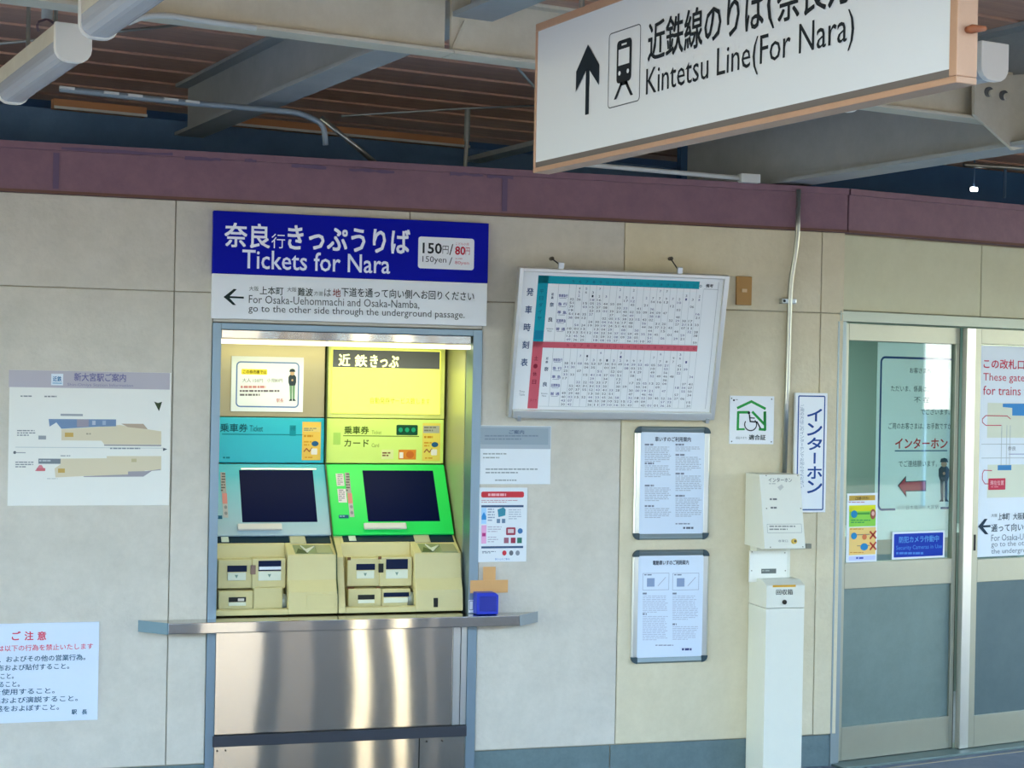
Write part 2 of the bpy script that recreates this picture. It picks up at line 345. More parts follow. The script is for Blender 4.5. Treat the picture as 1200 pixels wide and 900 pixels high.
big = ibeam(-.25, .17, -6.4, .95, 2.76, .48, 'main_roof_beam', GREYP, 'deep grey main roof beam above the conduit and doors')
# cream girder along the platform, butting against the cross beams
YG = -1.317
def girder(x0, x1):
    o = obj('roof_girder', MB(D).box(x0, x1, YG, YG+.012, 2.868, 3.045), CREAMP, kind='structure')
    obj('bottom_flange', MB(D).box(x0-.008, x1+.012, YG-.045, YG+.05, 2.856, 2.868), CREAMP, o, bevel=.002)
    obj('top_flange', MB(D).box(x0, x1, YG-.045, YG+.05, 3.045, 3.057), CREAMP, o, bevel=.002); return o
g1 = girder(-5.13, -2.765); g2 = girder(-2.742, -.30); g3 = girder(-.19, 2.2); g0 = girder(-9, -5.28)
for g, l in ((g1, 'left of the middle cross beam'), (g2, 'between middle cross beam and main beam'), (g3, 'over the doors'), (g0, 'outside the picture, far left')): g['label'] = 'cream painted roof girder '+l
obj('brace_strip', MB(D).prism([(-2.748, 2.87), (-2.738, 2.87), (-2.69, 2.975), (-2.70, 2.975)], YG-.012, YG-.002, 'y'), CREAMP, g2)
# gusset plate with two bolt holes on the main beam
gy = YG-.07; gq = [at_y(x, y, gy) for x, y in ((1142, 134), (1142, 90), (1260, 84), (1260, 160), (1188, 176))]
gp = obj('gusset_plate', MB(D).prism([(v.x, v.z) for v in gq], gy, gy+.015, 'y'), CREAMP, kind='structure')
for x, y in ((1157.5, 108), (1175, 112)):
    v = at_y(x, y, gy); obj('bolt', MB(D).disc(v.x, v.z, .019, gy-.012, gy, 14), mat('bolt_grey', '#6c7071', .5, .5), gp)
    obj('bolt_cap', MB(D).disc(v.x+.006, v.z-.006, .014, gy-.02, gy-.01, 12), CREAMP, gp)

# ================================================================ BEHIND THE CAMERA (open side of the platform; unseen, opposite side added for its reflections)
obj('track_bed', MB(D).box(-60, 60, -13, -7.5, -1.2, -1.1), mat('ballast', '#66635e', .9, var=.3, scale=20), kind='structure')
obj('opposite_platform', MB(D).box(-60, 60, -20, -13, -1.2, -.05), mat('pale_paving', '#85817a', .85, var=.1), kind='structure')
ob = obj('opposite_building', MB(D).box(-40, 20, -20.4, -20, -.05, 5.0), mat('opposite_wall', '#33383a', .8), kind='structure')
for x in (-14, -11, -8, -5, -2, 1, 4): obj('dark_opening', MB(D).box(x, x+1.6, -20.02, -19.95, .2, 2.3), mat('dark_glass', '#2c353c', .2), ob)
obj('opposite_shade_roof', MB(D).box(-60, 60, -20.4, -13.9, 3.9, 4.1), DARKP, kind='structure')  # unseen roof added to shade the building front and darken its reflection
def mirrored(px, py):                                     # where the mirror image of the ticket wall at a pixel points to
    u, z = M.at(px, py); p = M.w(u, 0, z); v = (p-CAM).normalized(); n = M.ey
    return p, v-2*v.dot(n)*n
for px, w_, mc in ((417, .085, 0), (461, .09, 0), (262, .36, 0), (342, .22, 1), (500, .05, 1)):  # unseen pillars added to mirror as vertical streaks in the steel
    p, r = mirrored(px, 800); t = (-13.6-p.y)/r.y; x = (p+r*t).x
    obj('added_streak_pillar', MB(D).box(x-w_, x+w_, -13.7, -13.4, -.05, 7.0), mat('streak_pillar_cream', '#fbecc8', .6) if (mc == 0 and px != 262) else mat('streak_pillar_dull', '#a59f92', .6) if mc == 0 else mat('streak_pillar_grey', '#48433b', .6), kind='structure')

def mirrored_door(px, py, y):
    u, z = D.at(px, py, .03); p = D.w(u, .03, z); v = (p-CAM).normalized(); r = Vector((v.x, -v.y, v.z)); return p+r*((y-p.y)/r.y)
a_, b_, c_ = mirrored_door(1084, 440, -13.4), mirrored_door(1122, 402, -13.4), mirrored_door(1100, 480, -13.4)
sbd = obj('added_reflection_board', MB(D).box(a_.x, b_.x, -13.45, -13.4, c_.z, b_.z), mat('reflection_board_white', '#fdfbf2', .6), kind='structure')  # unseen white board added to reflect as a bright patch in the door glass
obj('reflection_board_post', MB(D).box(a_.x+.05, a_.x+.1, -13.5, -13.45, -.05, b_.z), DARKP, sbd); obj('reflection_board_post', MB(D).box(b_.x-.1, b_.x-.05, -13.5, -13.45, -.05, b_.z), DARKP, sbd)

# ================================================================ TICKET RECESS
KC = M.w(-2.374, .25, 0)
kf = empty('ticket_window_surround', M.w(-2.374, 0, 0), YM, 'brushed metal surround framing the two ticket machines in the wall', 'ticket window')
f = MB(M); f.box(KU0, KU0+.037, -.02, .48, .0, 2.028); obj('side_jamb', f, FRAME, kf, bevel=.002)
f = MB(M); f.box(KU1-.042, KU1, -.02, .10, .0, 2.028); obj('side_jamb', f, FRAME, kf, bevel=.002)
f = MB(M); f.box(KU0+.037, KU1-.042, -.02, .1, 2.0, 2.028); obj('top_bar', f, FRAME, kf, bevel=.002)
x0, _ = M.at(259, 390, -.0); x1, _ = M.at(551.5, 395, 0)
zt = 2.0; zb = M.at(405, 400, -.01)[1]
f = MB(M); f.box(x0, x1, -.012, .16, zb, zt); obj('header_panel', f, steel('header_steel', '#c0bbb0', .04, .02), kf, bevel=.003)
f = MB(M); f.box(x0, x1, -.004, .05, zb-.022, zb-.003); obj('lamp_tube_cover', f, GLOW, kf, bevel=.002, label='glowing lamp strip under the header')
al = bpy.data.lights.new('kiosk_tube_light', 'AREA'); al.shape = 'RECTANGLE'; al.size = 1.0; al.size_y = .05; al.energy = .8; al.color = (1, .97, .55)
ao = bpy.data.objects.new('kiosk_tube_light', al); COL.objects.link(ao); ao.matrix_world = Matrix.Translation(M.w(-2.38, .12, zb-.03)) @ Matrix.Rotation(YM, 4, 'Z') @ Matrix.Rotation(RD(25), 4, 'X')
PALEK = mat('recess_wall', '#a9a983', .35, .25)
f = MB(M); f.box(KU1-.045, KU1-.03, .1, .55, .72, 2.0); obj('side_wall', f, PALEK, kf)
f = MB(M); f.box(KU0, KU1, .55, .57, .72, 2.05); obj('back_wall', f, PALEK, kf)
f = MB(M); f.box(KU0+.03, KU1-.03, .05, .57, zb+.02, 2.02); obj('recess_ceiling', f, PALEK, kf)
# lower front: steel sheets and black band
cf = empty('steel_counter_base', M.w(-2.374, 0, 0), YM, 'brushed steel front below the ticket counter with black band', 'counter front')
obj('upper_sheet', MB(M).box(-2.93, -1.889, -.012, .06, .272, .725), STEELF, cf, bevel=.002)
obj('edge_strip', MB(M).box(-1.886, -1.853, -.010, .06, .272, .725), SILVER, cf, bevel=.001)
obj('edge_strip', MB(M).box(-1.850, -1.824, -.012, .06, .272, .725), SILVER, cf, bevel=.001)
obj('black_band', MB(M).box(-2.936, -1.822, -.03, .06, .224, .270), mat('band_dark', '#2c3038', .5), cf, bevel=.002)
obj('lower_sheet', MB(M).box(-2.93, -2.035, -.012, .06, .01, .222), STEELF, cf, bevel=.002)
obj('lower_sheet', MB(M).box(-2.031, -1.824, -.012, .06, .01, .222), STEELF, cf, bevel=.002)
for x in (-2.915, -2.88, -2.0, -1.93): obj('screw', MB(M).disc(x, .205, .004, -.016, -.01, 8), HOLE, cf)
# counter shelf: wedge ended ledge across the front
cs = MB(M).prism([(-3.25, -.012), (-3.137, -.115), (-1.613, -.115), (-1.5, -.012)], .722, .768, 'z').box(-2.93, -1.83, -.012, .12, .722, .768)
sh_ = obj('counter_shelf', cs, steel('counter_shelf_steel', '#b8b5ae', .04, .015), bevel=.003, label='narrow stainless counter shelf under the ticket machines', cat='counter')
ECM = mat('shelf_end_shade', '#5f7a86', .5, .3)  # darker reflection at the shelf ends, painted as thin coloured caps
obj('end_cap', MB(M).prism([(-3.254, -.012), (-3.141, -.116), (-3.137, -.116), (-3.25, -.012)], .721, .769, 'z'), ECM, sh_)
obj('end_cap', MB(M).prism([(-1.496, -.012), (-1.5, -.012), (-1.613, -.116), (-1.609, -.116)], .721, .769, 'z'), mat('shelf_end_shade_grey', '#8e979b', .5, .3), sh_)

# ---- ticket machines. Sizes are read for the right machine; the left one is the same shape shifted by DU
DU = -.5655
YB = .42
zt1 = M.at(450, 491, YB)[1]; zt2 = M.at(450, 543.5, YB)[1]     # upper fascia
xr = M.at(520.5, 480, YB)[0]; xl = xr-.555
yb2 = .2; zb2 = M.at(470, 626, yb2)[1]                         # lower edge of the display bezel
TILT = -math.atan((YB-yb2)/(zt2-zb2))
Z0 = .77
def machine(du, left):
    who = ('left-hand ticket machine with cyan fascia and grey-teal display surround' if left else 'right-hand ticket machine with bright green display surround')
    T = empty('ticket_machine', M.w((xl+xr)/2+du, .3, Z0), YM, who, 'ticket machine', 'ticket machines in the wall')
    Fm = Frame(M.w(du, 0, 0), YM)
    A, B = xl, xr
    def P(n, mb, m, par=T, **k): return obj(n, mb, m, par, **k)
    def mb(): return MB(Fm)
    dpx = 0
    Fq = Frame(M.w(0, 0, 0), YM)
    def pb(a, b, c, d, yf, yb):                                # pixel box, read on the right machine
        x0, z0, x1, z1 = Fq.rect(a, b, c, d, yf); return MB(Fm).box(x0, x1, yf, yb, z0, z1)
    # fascia
    P('fascia', mb().box(A, B, YB, YB+.1, zt2+.002, zt1), CYANM if left else YGM, bevel=.003)
    # bezel on the tilted plane
    Fb = Frame(M.w(du, YB, zt2), YM, TILT); FbR = Frame(M.w(0, YB, zt2), YM, TILT); H = -math.hypot(YB-yb2, zt2-zb2)
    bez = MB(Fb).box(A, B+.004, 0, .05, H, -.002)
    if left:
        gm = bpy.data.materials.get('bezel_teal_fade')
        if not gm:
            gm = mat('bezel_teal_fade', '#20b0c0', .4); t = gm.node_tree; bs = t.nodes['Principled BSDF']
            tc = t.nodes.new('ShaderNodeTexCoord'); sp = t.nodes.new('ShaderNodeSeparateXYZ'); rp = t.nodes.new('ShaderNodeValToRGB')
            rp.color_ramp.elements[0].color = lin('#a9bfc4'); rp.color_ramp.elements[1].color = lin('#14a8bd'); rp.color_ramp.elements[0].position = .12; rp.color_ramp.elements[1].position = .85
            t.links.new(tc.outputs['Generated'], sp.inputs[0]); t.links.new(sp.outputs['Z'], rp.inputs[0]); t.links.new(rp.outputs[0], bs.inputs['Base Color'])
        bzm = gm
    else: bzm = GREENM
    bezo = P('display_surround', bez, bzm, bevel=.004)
    def bb(a, b, c, d, yf, yb):
        x0, z0, x1, z1 = FbR.rect(a, b, c, d, 0); return MB(Fb).box(x0, x1, yf, yb, z0, z1)
    scx = bb(428, 551.5, 511.5, 611, -.0015, .01)
    P('screen', scx, SCREEN, bezo, bevel=.001)
    if left: P('screen_rim', bb(427, 549.6, 511, 551, -.003, .0), ALUB, bezo)
    P('handset_rail', bb(426, 614, 476, 621, -.014, 0), CREAMM if 0 else mat('rail_pale', '#d9d2c6', .5), bezo, bevel=.005, seg=3)
    # stickers on the bezel (left column)
    pr = Print(FbR, -.001)
    if not left:
        pr.rect(394, 555, 403, 569.5, '#d5cfd0'); pr.rect(396, 573, 406, 589, '#dad3d4'); pr.bars(395.5, 556, 402, 569, 6, '#8d8890', up=2); pr.bars(397, 574, 405, 588, 6, '#8d8890', up=2)
    pr.rect(405, 554, 410.5, 578, '#a9a49e'); pr.rect(407.5, 578, 413, 590, '#d48a80'); pr.rect(409, 590, 414.5, 606, '#b9b5ae')
    pr.bars(405.5, 555, 410, 577, 7, '#5d5a58', up=2); pr.oval(410, 592, 413.5, 596, '#8c8c8c', 2); pr.oval(410.7, 599, 414.2, 603, '#8c8c8c', 2)
    pr.rect(397, 603.5, 408.5, 607.5, '#1d5c78'); pr.bars(398, 604.5, 408, 607, 1, '#8fb6c4', up=2)
    for i in range(len(pr.v)): pr.v[i] = pr.v[i]+M.ex*du
    P('sticker', pr, None, bezo)
    # fascia print
    pf = Print(Fq, YB)
    if left:
        pf.text('乗車券', 256+148-1, 498, 286+148, 507.5, '#0b5a66', .012); pf.text('Ticket', 288+148, 500, 303+148, 507, '#0b5a66')
        pf.rect(257+148, 510, 352+148, 511, '#0b7a86'); pf.rect(333+148, 500, 340+148, 512, '#0a8a98', 2)
        pf.text('小児', 334+148, 501, 339+148, 506, '#0b5a66', up=3); pf.bars(258+148, 536, 271+148, 540, 1, '#0b7a86')
    else:
        pf.text('乗車券', 403.5, 499.5, 432, 508.5, '#4c6420', .02); pf.text('Ticket', 435.5, 504.5, 447, 508.8, '#8aa048')
        pf.rect(402, 510.5, 491, 511.5, '#5e7c2a'); pf.text('カード', 403.5, 515, 432, 523.5, '#4c6420', .012); pf.text('Card', 435.5, 519.5, 444, 524, '#8aa048')
        pf.rect(390.5, 507, 399, 521, '#a9cf62'); pf.round(464.5, 498, 489.5, 510, .006, '#0c4a32', 1)
        for x in (467, 474.5, 482): pf.oval(x, 501, x+5, 506.5, '#18a070', 2)
        pf.rect(447, 527, 461, 538, '#dfe59a'); pf.bars(448, 530, 460, 536, 2, '#7a4a28', up=2)
        pf.rect(467, 527, 487.5, 538.5, '#e08a2c'); pf.rect(468, 530, 472.5, 537, '#f1e6d8', 2); pf.oval(476, 528.5, 485, 537, '#cf6a24', 2)
    c0 = '#e9bf56' if left else '#e6d25e'
    pf.rect(495, 496, 516, 540, c0); pf.rect(496, 499 if not left else 502, 515, 507.5, '#aeb0a0' if not left else '#e2c878', 2); pf.bars(497, 500 if not left else 503, 514, 507, 2, '#7c7a6a', up=3)
    pf.bars(497, 511, 514, 514, 1, '#c78c1e', .8, 2); pf.bars(497, 518, 507, 525, 2, '#d69a24', up=2); pf.oval(505.5, 518, 513.5, 524, '#235a86', 3)
    pf.line([(497, 530), (500, 526.5), (503, 530), (506, 526)], .005, '#9c5a3c', 3); pf.round(505, 526.5, 512, 533.5, .004, '#ece6dc', 3); pf.bars(498, 536, 513, 539, 1, '#d69a24', up=2)
    for i in range(len(pf.v)): pf.v[i] = pf.v[i]+M.ex*du
    P('fascia_print', pf, None)
    # lower body ------------------------------------------------
    # side profile, y against z
    def zz(py, y): return Fq.at(470, py, y)[1]
    ys = yb2
    z_a = zz(626.5, ys); z_b = zz(636, .165)
    xm = Fq.at(486, 665, .06)[0]                                # edge between tub and coin column
    A2 = A-.0; B2 = B+.006
    col = [(ys+.02, z_a), (.165, z_b), (.075, zz(648.5, .075)), (.06, zz(678, .06)), (.03, zz(692, .03)), (.022, Z0+.004), (.3, Z0+.004), (.3, z_a)]
    P('coin_column', mb().prism(col, xm, B2, 'x'), CREAMM, bevel=.004)
    # tub: cheek, sloping back, floor and front lip
    chk = [(ys+.02, z_a), (.165, z_b), (.10, zz(652, .1)), (.06, zz(685, .06)), (.022, Z0+.03), (.022, Z0+.004), (.3, Z0+.004), (.3, z_a)]
    P('cheek', mb().prism(chk, A2, A2+.03, 'x'), CREAMM, bevel=.003)
    bk = [(ys+.02, z_a), (.165, z_b), (.15, zz(651, .15)), (.15, Z0+.02), (.3, Z0+.02), (.3, z_a)]
    P('tub_back', mb().prism(bk, A2+.03, xm, 'x'), CREAMM, bevel=.003)
    P('tub_lip', mb().prism([(.022, Z0+.004), (.022, Z0+.027), (.045, Z0+.03), (.06, Z0+.008), (.3, Z0+.008), (.3, Z0+.004)], A2+.03, xm, 'x'), CREAMM, bevel=.002)
    # black glass strip and price plate at the shoulder (lies on the slope ys..165)
    St = Frame(M.w(0, ys+.02, z_a), YM, -math.atan((ys+.02-.165)/(z_a-z_b)))
    def sb(a, b, c, d, yf=-.003, yb=.006):
        x0, z0, x1, z1 = St.rect(a, b, c, d, 0); q = MB(St).box(x0, x1, yf, yb, z0, z1)
        for i in range(len(q.v)): q.v[i] = q.v[i]+M.ex*du
        return q
    P('glass_strip', sb(401.5, 627.5, 485, 635), mat('strip_glass', '#08283a', .3, spec=.2), bevel=.001)
    P('glass_strip', sb(503.5, 627.5, 531, 635.5), mat('strip_glass', '#08283a', .3, spec=.2), bevel=.001)
    P('price_plate', sb(485.5, 627, 503, 636, -.005), mat('plate_grey', '#b9b592', .5), bevel=.001)
    P('badge', sb(408.5, 628.5, 417, 634.5, -.005), mat('badge_pale', '#cdd6c6', .5), bevel=.002)
    # dark coin tray on the column's sloping top
    CT = Frame(M.w(0, .165, z_b), YM, -math.atan((.165-.075)/(z_b-zz(648.5, .075))))
    def ct(pts, yf, yb):
        q = MB(CT); q.prism([CT.at(x, y, 0) for x, y in pts], yf, yb, 'y')
        for i in range(len(q.v)): q.v[i] = q.v[i]+M.ex*du
        return q
    tr = P('coin_tray', ct([(489, 637.5), (531, 637.5), (537, 647.5), (494, 647.5)], -.002, .01), mat('tray_green', '#8c9468', .35), bevel=.001)
    P('tray_glass', ct([(514, 638), (530, 638), (535.5, 647), (518, 647)], -.004, .0), mat('tray_glass', '#a3a27c', .25), tr)
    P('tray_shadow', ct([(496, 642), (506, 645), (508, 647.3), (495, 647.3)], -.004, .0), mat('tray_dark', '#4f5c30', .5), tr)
    P('coin_chute', ct([(498, 639), (505, 643.5), (514, 640), (507, 647)], -.008, .0), mat('chute_pale', '#d8d7c2', .4), tr)
    # slot units in the tub
    def unit(a, b, c, d, yf, slot, plate, name, slotm):
        u = P(name, pb(a, b, c, d, yf, .17), CREAMM, bevel=.004)
        if slot: P('slot', pb(*slot, yf-.002, yf+.02), slotm, u, bevel=.001)
        if plate: P('arrow_plate', pb(*plate, yf-.006, yf+.01), mat('plate_white_green', '#e0e4cc', .45), u, bevel=.002)
        return u
    u1 = unit(407, 654, 445, 687, .095, (417.5, 660.8, 439.5, 668), (418, 669, 438.5, 678), 'ticket_slot_unit', SLOT)
    u2 = unit(445.3, 652.5, 483, 687, .088, (452.5, 655.2, 478, 667), (452.5, 667.6, 478, 678), 'note_slot_unit', SLOT)
    if left: P('inserted_card', pb(453.5, 662, 478, 665.5, .083, .1), WHITE, u2)
    u3 = unit(408, 690, 447, 711, .07, (419.5, 697, 439, 702.5), (419.5, 703, 439, 707), 'return_slot_unit', HOLE)
    if left:
        u4 = unit(447.5, 686, 480, 710.5, .065, None, None, 'cover_flap', SLOT)
        P('coin', pb(430, 698.5, 437, 701.5, .064, .075), ALUB, u3, bevel=.001)
    else:
        u4 = unit(447.5, 690, 481, 711, .07, (449.5, 694.3, 479.5, 699.5), (450, 700.5, 478, 706.5), 'wide_slot_unit', SLOT)
    hd = P('small_slot', pb(444, 660.5, 449.5, 671, .084, .1), HOLE if not left else mat('small_label', '#8c6f60', .5), bevel=.001)
    P('tub_shadow_slit', pb(408, 711.3, 484, 714.3, .055, .09), mat('slit', '#6b7048', .6))
    P('cup', mb().tube([(xm-.012, .09, Z0+.03), (xm-.014, .088, Z0+.065), (xm-.01, .09, Z0+.085)], [.026, .022, .012], 14), mat('cup_grey', '#9aa29a', .35, .4), smooth=True)
    pk = Print(Fq, .078)
    for (x, y) in ((428, 673.5), (465, 672.5)): pk.ppoly([(x-2, y-2), (x+2, y-2), (x, y+2)], '#7f9a86')
    if not left:
        pk2 = [(407, 653, 411, 656.5), (443, 652, 447, 655.5), (407, 687.5, 415, 691), (441, 687, 446, 690)]
        for i, q in enumerate(pk2): pk.rect(*q, '#6b4a2a')
    for i in range(len(pk.v)): pk.v[i] = pk.v[i]+M.ex*du
    P('slot_marks', pk, None)
    if not left: P('key_slot', pb(508.3, 700.8, 513.3, 711.5, .022, .04), HOLE, bevel=.001)
    else: P('access_panel', pb(508, 694, 540, 711, .0225, .04), CREAMM, bevel=.002)
    return T
machine(0, False); machine(DU, True)
# dark dividing strip between the two machines
obj('divider_strip', MB(M).prism([(.40, zt1+.35), (.40, zt2), (.19, zb2), (.07, 1.03), (.06, .93), (.03, .88), (.03, .775), (.3, .775), (.5, zt1+.35)], xl-.0075, xl-.0025, 'x'), mat('divider_dark', '#3b4a1e', .5),
    label='thin dark strip between the two ticket machines', cat='divider')
# glowing sign box above the right machine
sb_ = empty('illuminated_sign_box', M.w((xl+xr)/2, YB, zt1), YM, 'lit yellow sign box above the right-hand ticket machine', 'light box')
zs1 = M.at(450, 404, YB)[1]
obj('casing', MB(M).box(xl, xr, YB-.004, YB+.1, zt1+.003, zs1+.03), mat('signbox_casing', '#cfd67c', .45), sb_, bevel=.003)
LIT = bpy.data.materials.new('backlit_yellow'); LIT.use_nodes = True
_t = LIT.node_tree; _b = _t.nodes['Principled BSDF']; _b.inputs['Base Color'].default_value = lin('#c4cc4c'); _b.inputs['Roughness'].default_value = .25
_b.inputs['Emission Color'].default_value = lin('#f6fa62'); _b.inputs['Emission Strength'].default_value = .27
obj('lit_panel', MB(M).pbox(389, 410, 516, 485, YB-.012, YB), LIT, sb_, bevel=.002)
ps = Print(M, YB-.013)
ps.rect(390, 410.8, 515.5, 431.5, '#5c5f66')
ps.text('近', 397, 415, 410, 428.5, '#f4f8a0', .02); ps.text('鉄', 416, 416, 430, 429.5, '#f4f8a0', .02); ps.text('きっぷ', 434, 416.5, 467, 430.5, '#f4f8a0', .02)
ps.text('自動発券サービス致します', 434, 466, 504, 473.5, '#7f8428')
for i_ in range(len(ps.mats)):
    if ps.mats[i_].name == 'ink_f4f8a0':
        q = ps.mats[i_].node_tree.nodes['Principled BSDF']; q.inputs['Emission Color'].default_value = lin('#f4f8a0'); q.inputs['Emission Strength'].default_value = .4
obj('lettering', ps, None, sb_)
# plain panel above the left machine and the taped notice on it
bpn = obj('blank_panel', MB(M).box(xl+DU-.01, xl-.012, YB-.002, YB+.1, zt1+.003, zs1+.03), mat('blank_panel_beige', '#9d9474', .35, .3), bevel=.003,
          label='plain beige metal panel above the left-hand ticket machine', cat='panel')
n_ = obj('printed_notice', MB(M).pbox(271, 418, 355.5, 482.5, YB-.008, YB-.003), PAPER, label='white notice with blue rounded border and staff figure inside the ticket window', cat='notice')
pn = Print(M, YB-.008)
pn.ring(276.5, 424, 350.5, 477.5, .02, .006, '#5b78b0')
pn.round(283, 432.5, 313, 439, .004, '#e6d240'); pn.text('この券売機では', 285, 433.6, 312, 438, '#5b4e10', .01, up=3)
pn.text('大人 150円', 284, 443.5, 308, 448, '#55585c'); pn.text('小児80円', 313, 443.5, 331, 448, '#55585c')
pn.bars(282, 452, 331, 456, 1, '#c08488', .7); pn.bars(281, 457, 333, 466, 2, '#6c6470', last=.45, seed=4)
pn.text('駅長', 324, 467, 332, 471.5, '#c05a58'); pn.staff(342.5, 432, 470, '#2e3a44', '#6f9478')
obj('notice_print', pn, None, n_)

# ================================================================ SIGNS ON THE TICKET WALL
def plate(name, px, m, label, cat, th=.006, y=-.012, group=None, bevel=.001, fr=M):
    a, b, c, d = fr.rect(*px, y-th); return obj(name, MB(fr).box(a, c, y-th, y, b, d), m, bevel=bevel, label=label, cat=cat, group=group)
# blue and white ticket sign
ts = empty('ticket_sign', M.w(-2.375, -.02, 2.045), YM, 'blue and white ticket sign fixed over the ticket window', 'sign')
obj('blue_board', MB(M).box(-2.977, -1.77, -.05, -.012, 2.2355, 2.50), BLUE, ts, bevel=.002)
obj('white_board', MB(M).box(-2.977, -1.772, -.05, -.012, 2.045, 2.2345), WHITE, ts, bevel=.002)
p = Print(M, -.05)
p.text('奈良', 263.5, 262, 316, 290, '#f2f5ff', .018); p.text('行', 318, 274, 334, 291, '#f2f5ff'); p.text('きっぷうりば', 337.5, 266.5, 480, 294.5, '#f2f5ff', .02)
p.text('Tickets for Nara', 284, 296, 457, 317.5, '#e8eeff', .008)
p.round(490, 278.5, 555.5, 315.5, .012, '#eef0f2'); p.text('150', 495.5, 285, 517.5, 297, '#2a2d30', .02); p.text('円', 518.5, 288, 525.5, 297.5, '#45484c')
p.text('/', 526.5, 286, 531, 299, '#2a2d30'); p.text('80', 533.5, 289, 545, 298.5, '#c02038', .02); p.text('円', 545.5, 290, 550.5, 298.5, '#c8485a')
p.text('こども小児', 534, 284.5, 549.5, 287.5, '#c8384c'); p.text('150yen', 495, 300.5, 523, 309.5, '#4a4d52'); p.text('/', 526, 301.5, 530, 310.5, '#4a4d52'); p.text('80yen', 533, 306, 549.5, 311, '#d87482'); p.bars(533.5, 302.5, 549, 305, 1, '#d08a94')
p.line([(263.5, 348), (285, 348.8)], .008, '#1c2c28', 2)
p.ppoly([(262, 348), (274, 338.5), (277.5, 339), (268, 348.2), (276.5, 357.5), (273, 357.5)], '#1c2c28', 3)
p.text('大阪', 292, 335.5, 303, 341, '#4a5a54'); p.text('上本町', 304.5, 336, 332, 345.5, '#2e4038', .008); p.text('大阪', 336.5, 336.5, 347.5, 342, '#4a5a54')
p.text('難波', 349, 337.5, 366.5, 347, '#2e4038', .01); p.text('方面', 368, 341.5, 378.5, 346.5, '#5a6a64'); p.text('は', 380, 338.5, 388, 347.5, '#3a4a44')
p.text('地', 390, 338.5, 399, 348, '#8a3a34', .01); p.text('下道を通って向い側へお回りください', 400, 339.5, 555.5, 350, '#2e3c38', .008)
p.text('For Osaka-Uehommachi and Osaka-Namba,', 291.5, 349, 491.5, 359.8, '#5a625f'); p.text('go to the other side through the underground passage.', 291, 361, 544.5, 371.5, '#4a524f')
obj('lettering', p, None, ts)
# station map sheet
ms = plate('station_map_sheet', (10, 435, 199.5, 592.5), mat('paper_cream', '#e9e9df', .7, var=.02), 'white station map sheet with lilac title strip on the left wall', 'map')
p = Print(M, -.018); p.rect(10.3, 435.3, 199, 455, '#b9b4ba'); p.rect(60, 438, 74, 451.5, '#dfe8ee', 2); p.text('近鉄', 62, 441, 72, 447, '#3f7fa8', .02, 3); p.rect(61.5, 448.5, 72.5, 449.5, '#5f9fc0', 3)
p.text('新大宮駅ご案内', 87, 437.5, 147.5, 447, '#6e6c96', .012); p.text('Shin-Omiya Station Information', 79, 449.5, 156, 453.8, '#8b88a6')
p.bars(24, 463.5, 47, 466.5, 1, '#8b8f90'); p.bars(52, 463.8, 76, 467, 1, '#8b8f90', seed=3)
p.ppoly([(180.5, 470.5), (185, 472.3), (190, 470.8), (186.3, 482)], '#3c4a30')
p.rect(71, 485, 97, 487.5, '#a0a4a6'); tan = '#d9ceaf'
p.ppoly([(57, 491), (136, 491.5), (136, 499.5), (115, 500), (72, 502.5), (66, 495), (58, 500)], '#7890ae', 2)
p.ppoly([(90, 491.3), (104, 491.5), (104, 500), (90, 500.5)], '#9c96a0', 3); p.rect(108, 493, 112, 498, '#b4bcc8', 3); p.rect(120, 493, 124, 498, '#9fb0c4', 3)
p.ppoly([(72, 503), (115, 500.3), (140, 498), (172, 503), (189, 505.5), (189, 521), (122, 520.5), (119, 516.5), (72, 516)], tan, 1)
p.ppoly([(142, 496.5), (168, 496.7), (173, 503), (150, 500.5)], '#b8a58e', 2); p.rect(76, 507, 86, 512, '#c8a75e', 2); p.bars(101, 507.5, 110, 511, 1, '#a49c86', up=2)
p.rect(122, 521, 189, 522.7, '#a4a09c', 2); p.rect(45, 510.5, 54, 515, '#9ba0a2'); p.bars(20, 504, 43, 512, 3, '#8b9092', seed=8)
p.rect(18, 524.2, 192, 525, '#c4cac6'); p.bars(129, 524.5, 188, 528, 1, '#8c9498', up=2); p.rect(16, 530, 30, 531, '#9a9e9e'); p.oval(15.5, 528.5, 19, 532, '#5c6468'); p.ppoly([(191, 524.5), (196, 526.5), (191, 528.5)], '#5c6468')
p.rect(45, 537.5, 71, 543.5, '#7c868c', 2); p.bars(46, 539, 70, 542.5, 1, '#c0c4c4', up=3); p.ppoly([(71, 537.5), (125, 537), (125, 534.5), (189, 534.5), (189, 551), (170, 551.5), (160, 557), (105, 557.5), (65, 559.5), (64, 549), (71, 544)], tan, 1)
p.ppoly([(98, 558), (150, 556), (150, 552.5), (172, 552), (188, 549.7), (188, 551), (178, 551.8), (168, 558.5), (98, 559)], '#a09ca0', 2)
p.rect(68, 549, 76, 554, '#c8a75e', 2); p.rect(154, 537.5, 160, 541.5, '#c4b88e', 2); p.bars(18, 541, 41, 549, 3, '#8b9092', seed=9); p.ppoly([(46, 545), (49, 545), (53, 552), (41, 552)], '#d88890', 2); p.rect(43, 548.5, 53, 552, '#d07078', 3)
p.bars(71, 533.5, 90, 536, 1, '#a0a4a4', seed=2); p.bars(55, 560.5, 76, 562, 1, '#b4b8b4', seed=5)
obj('map_print', p, None, ms)
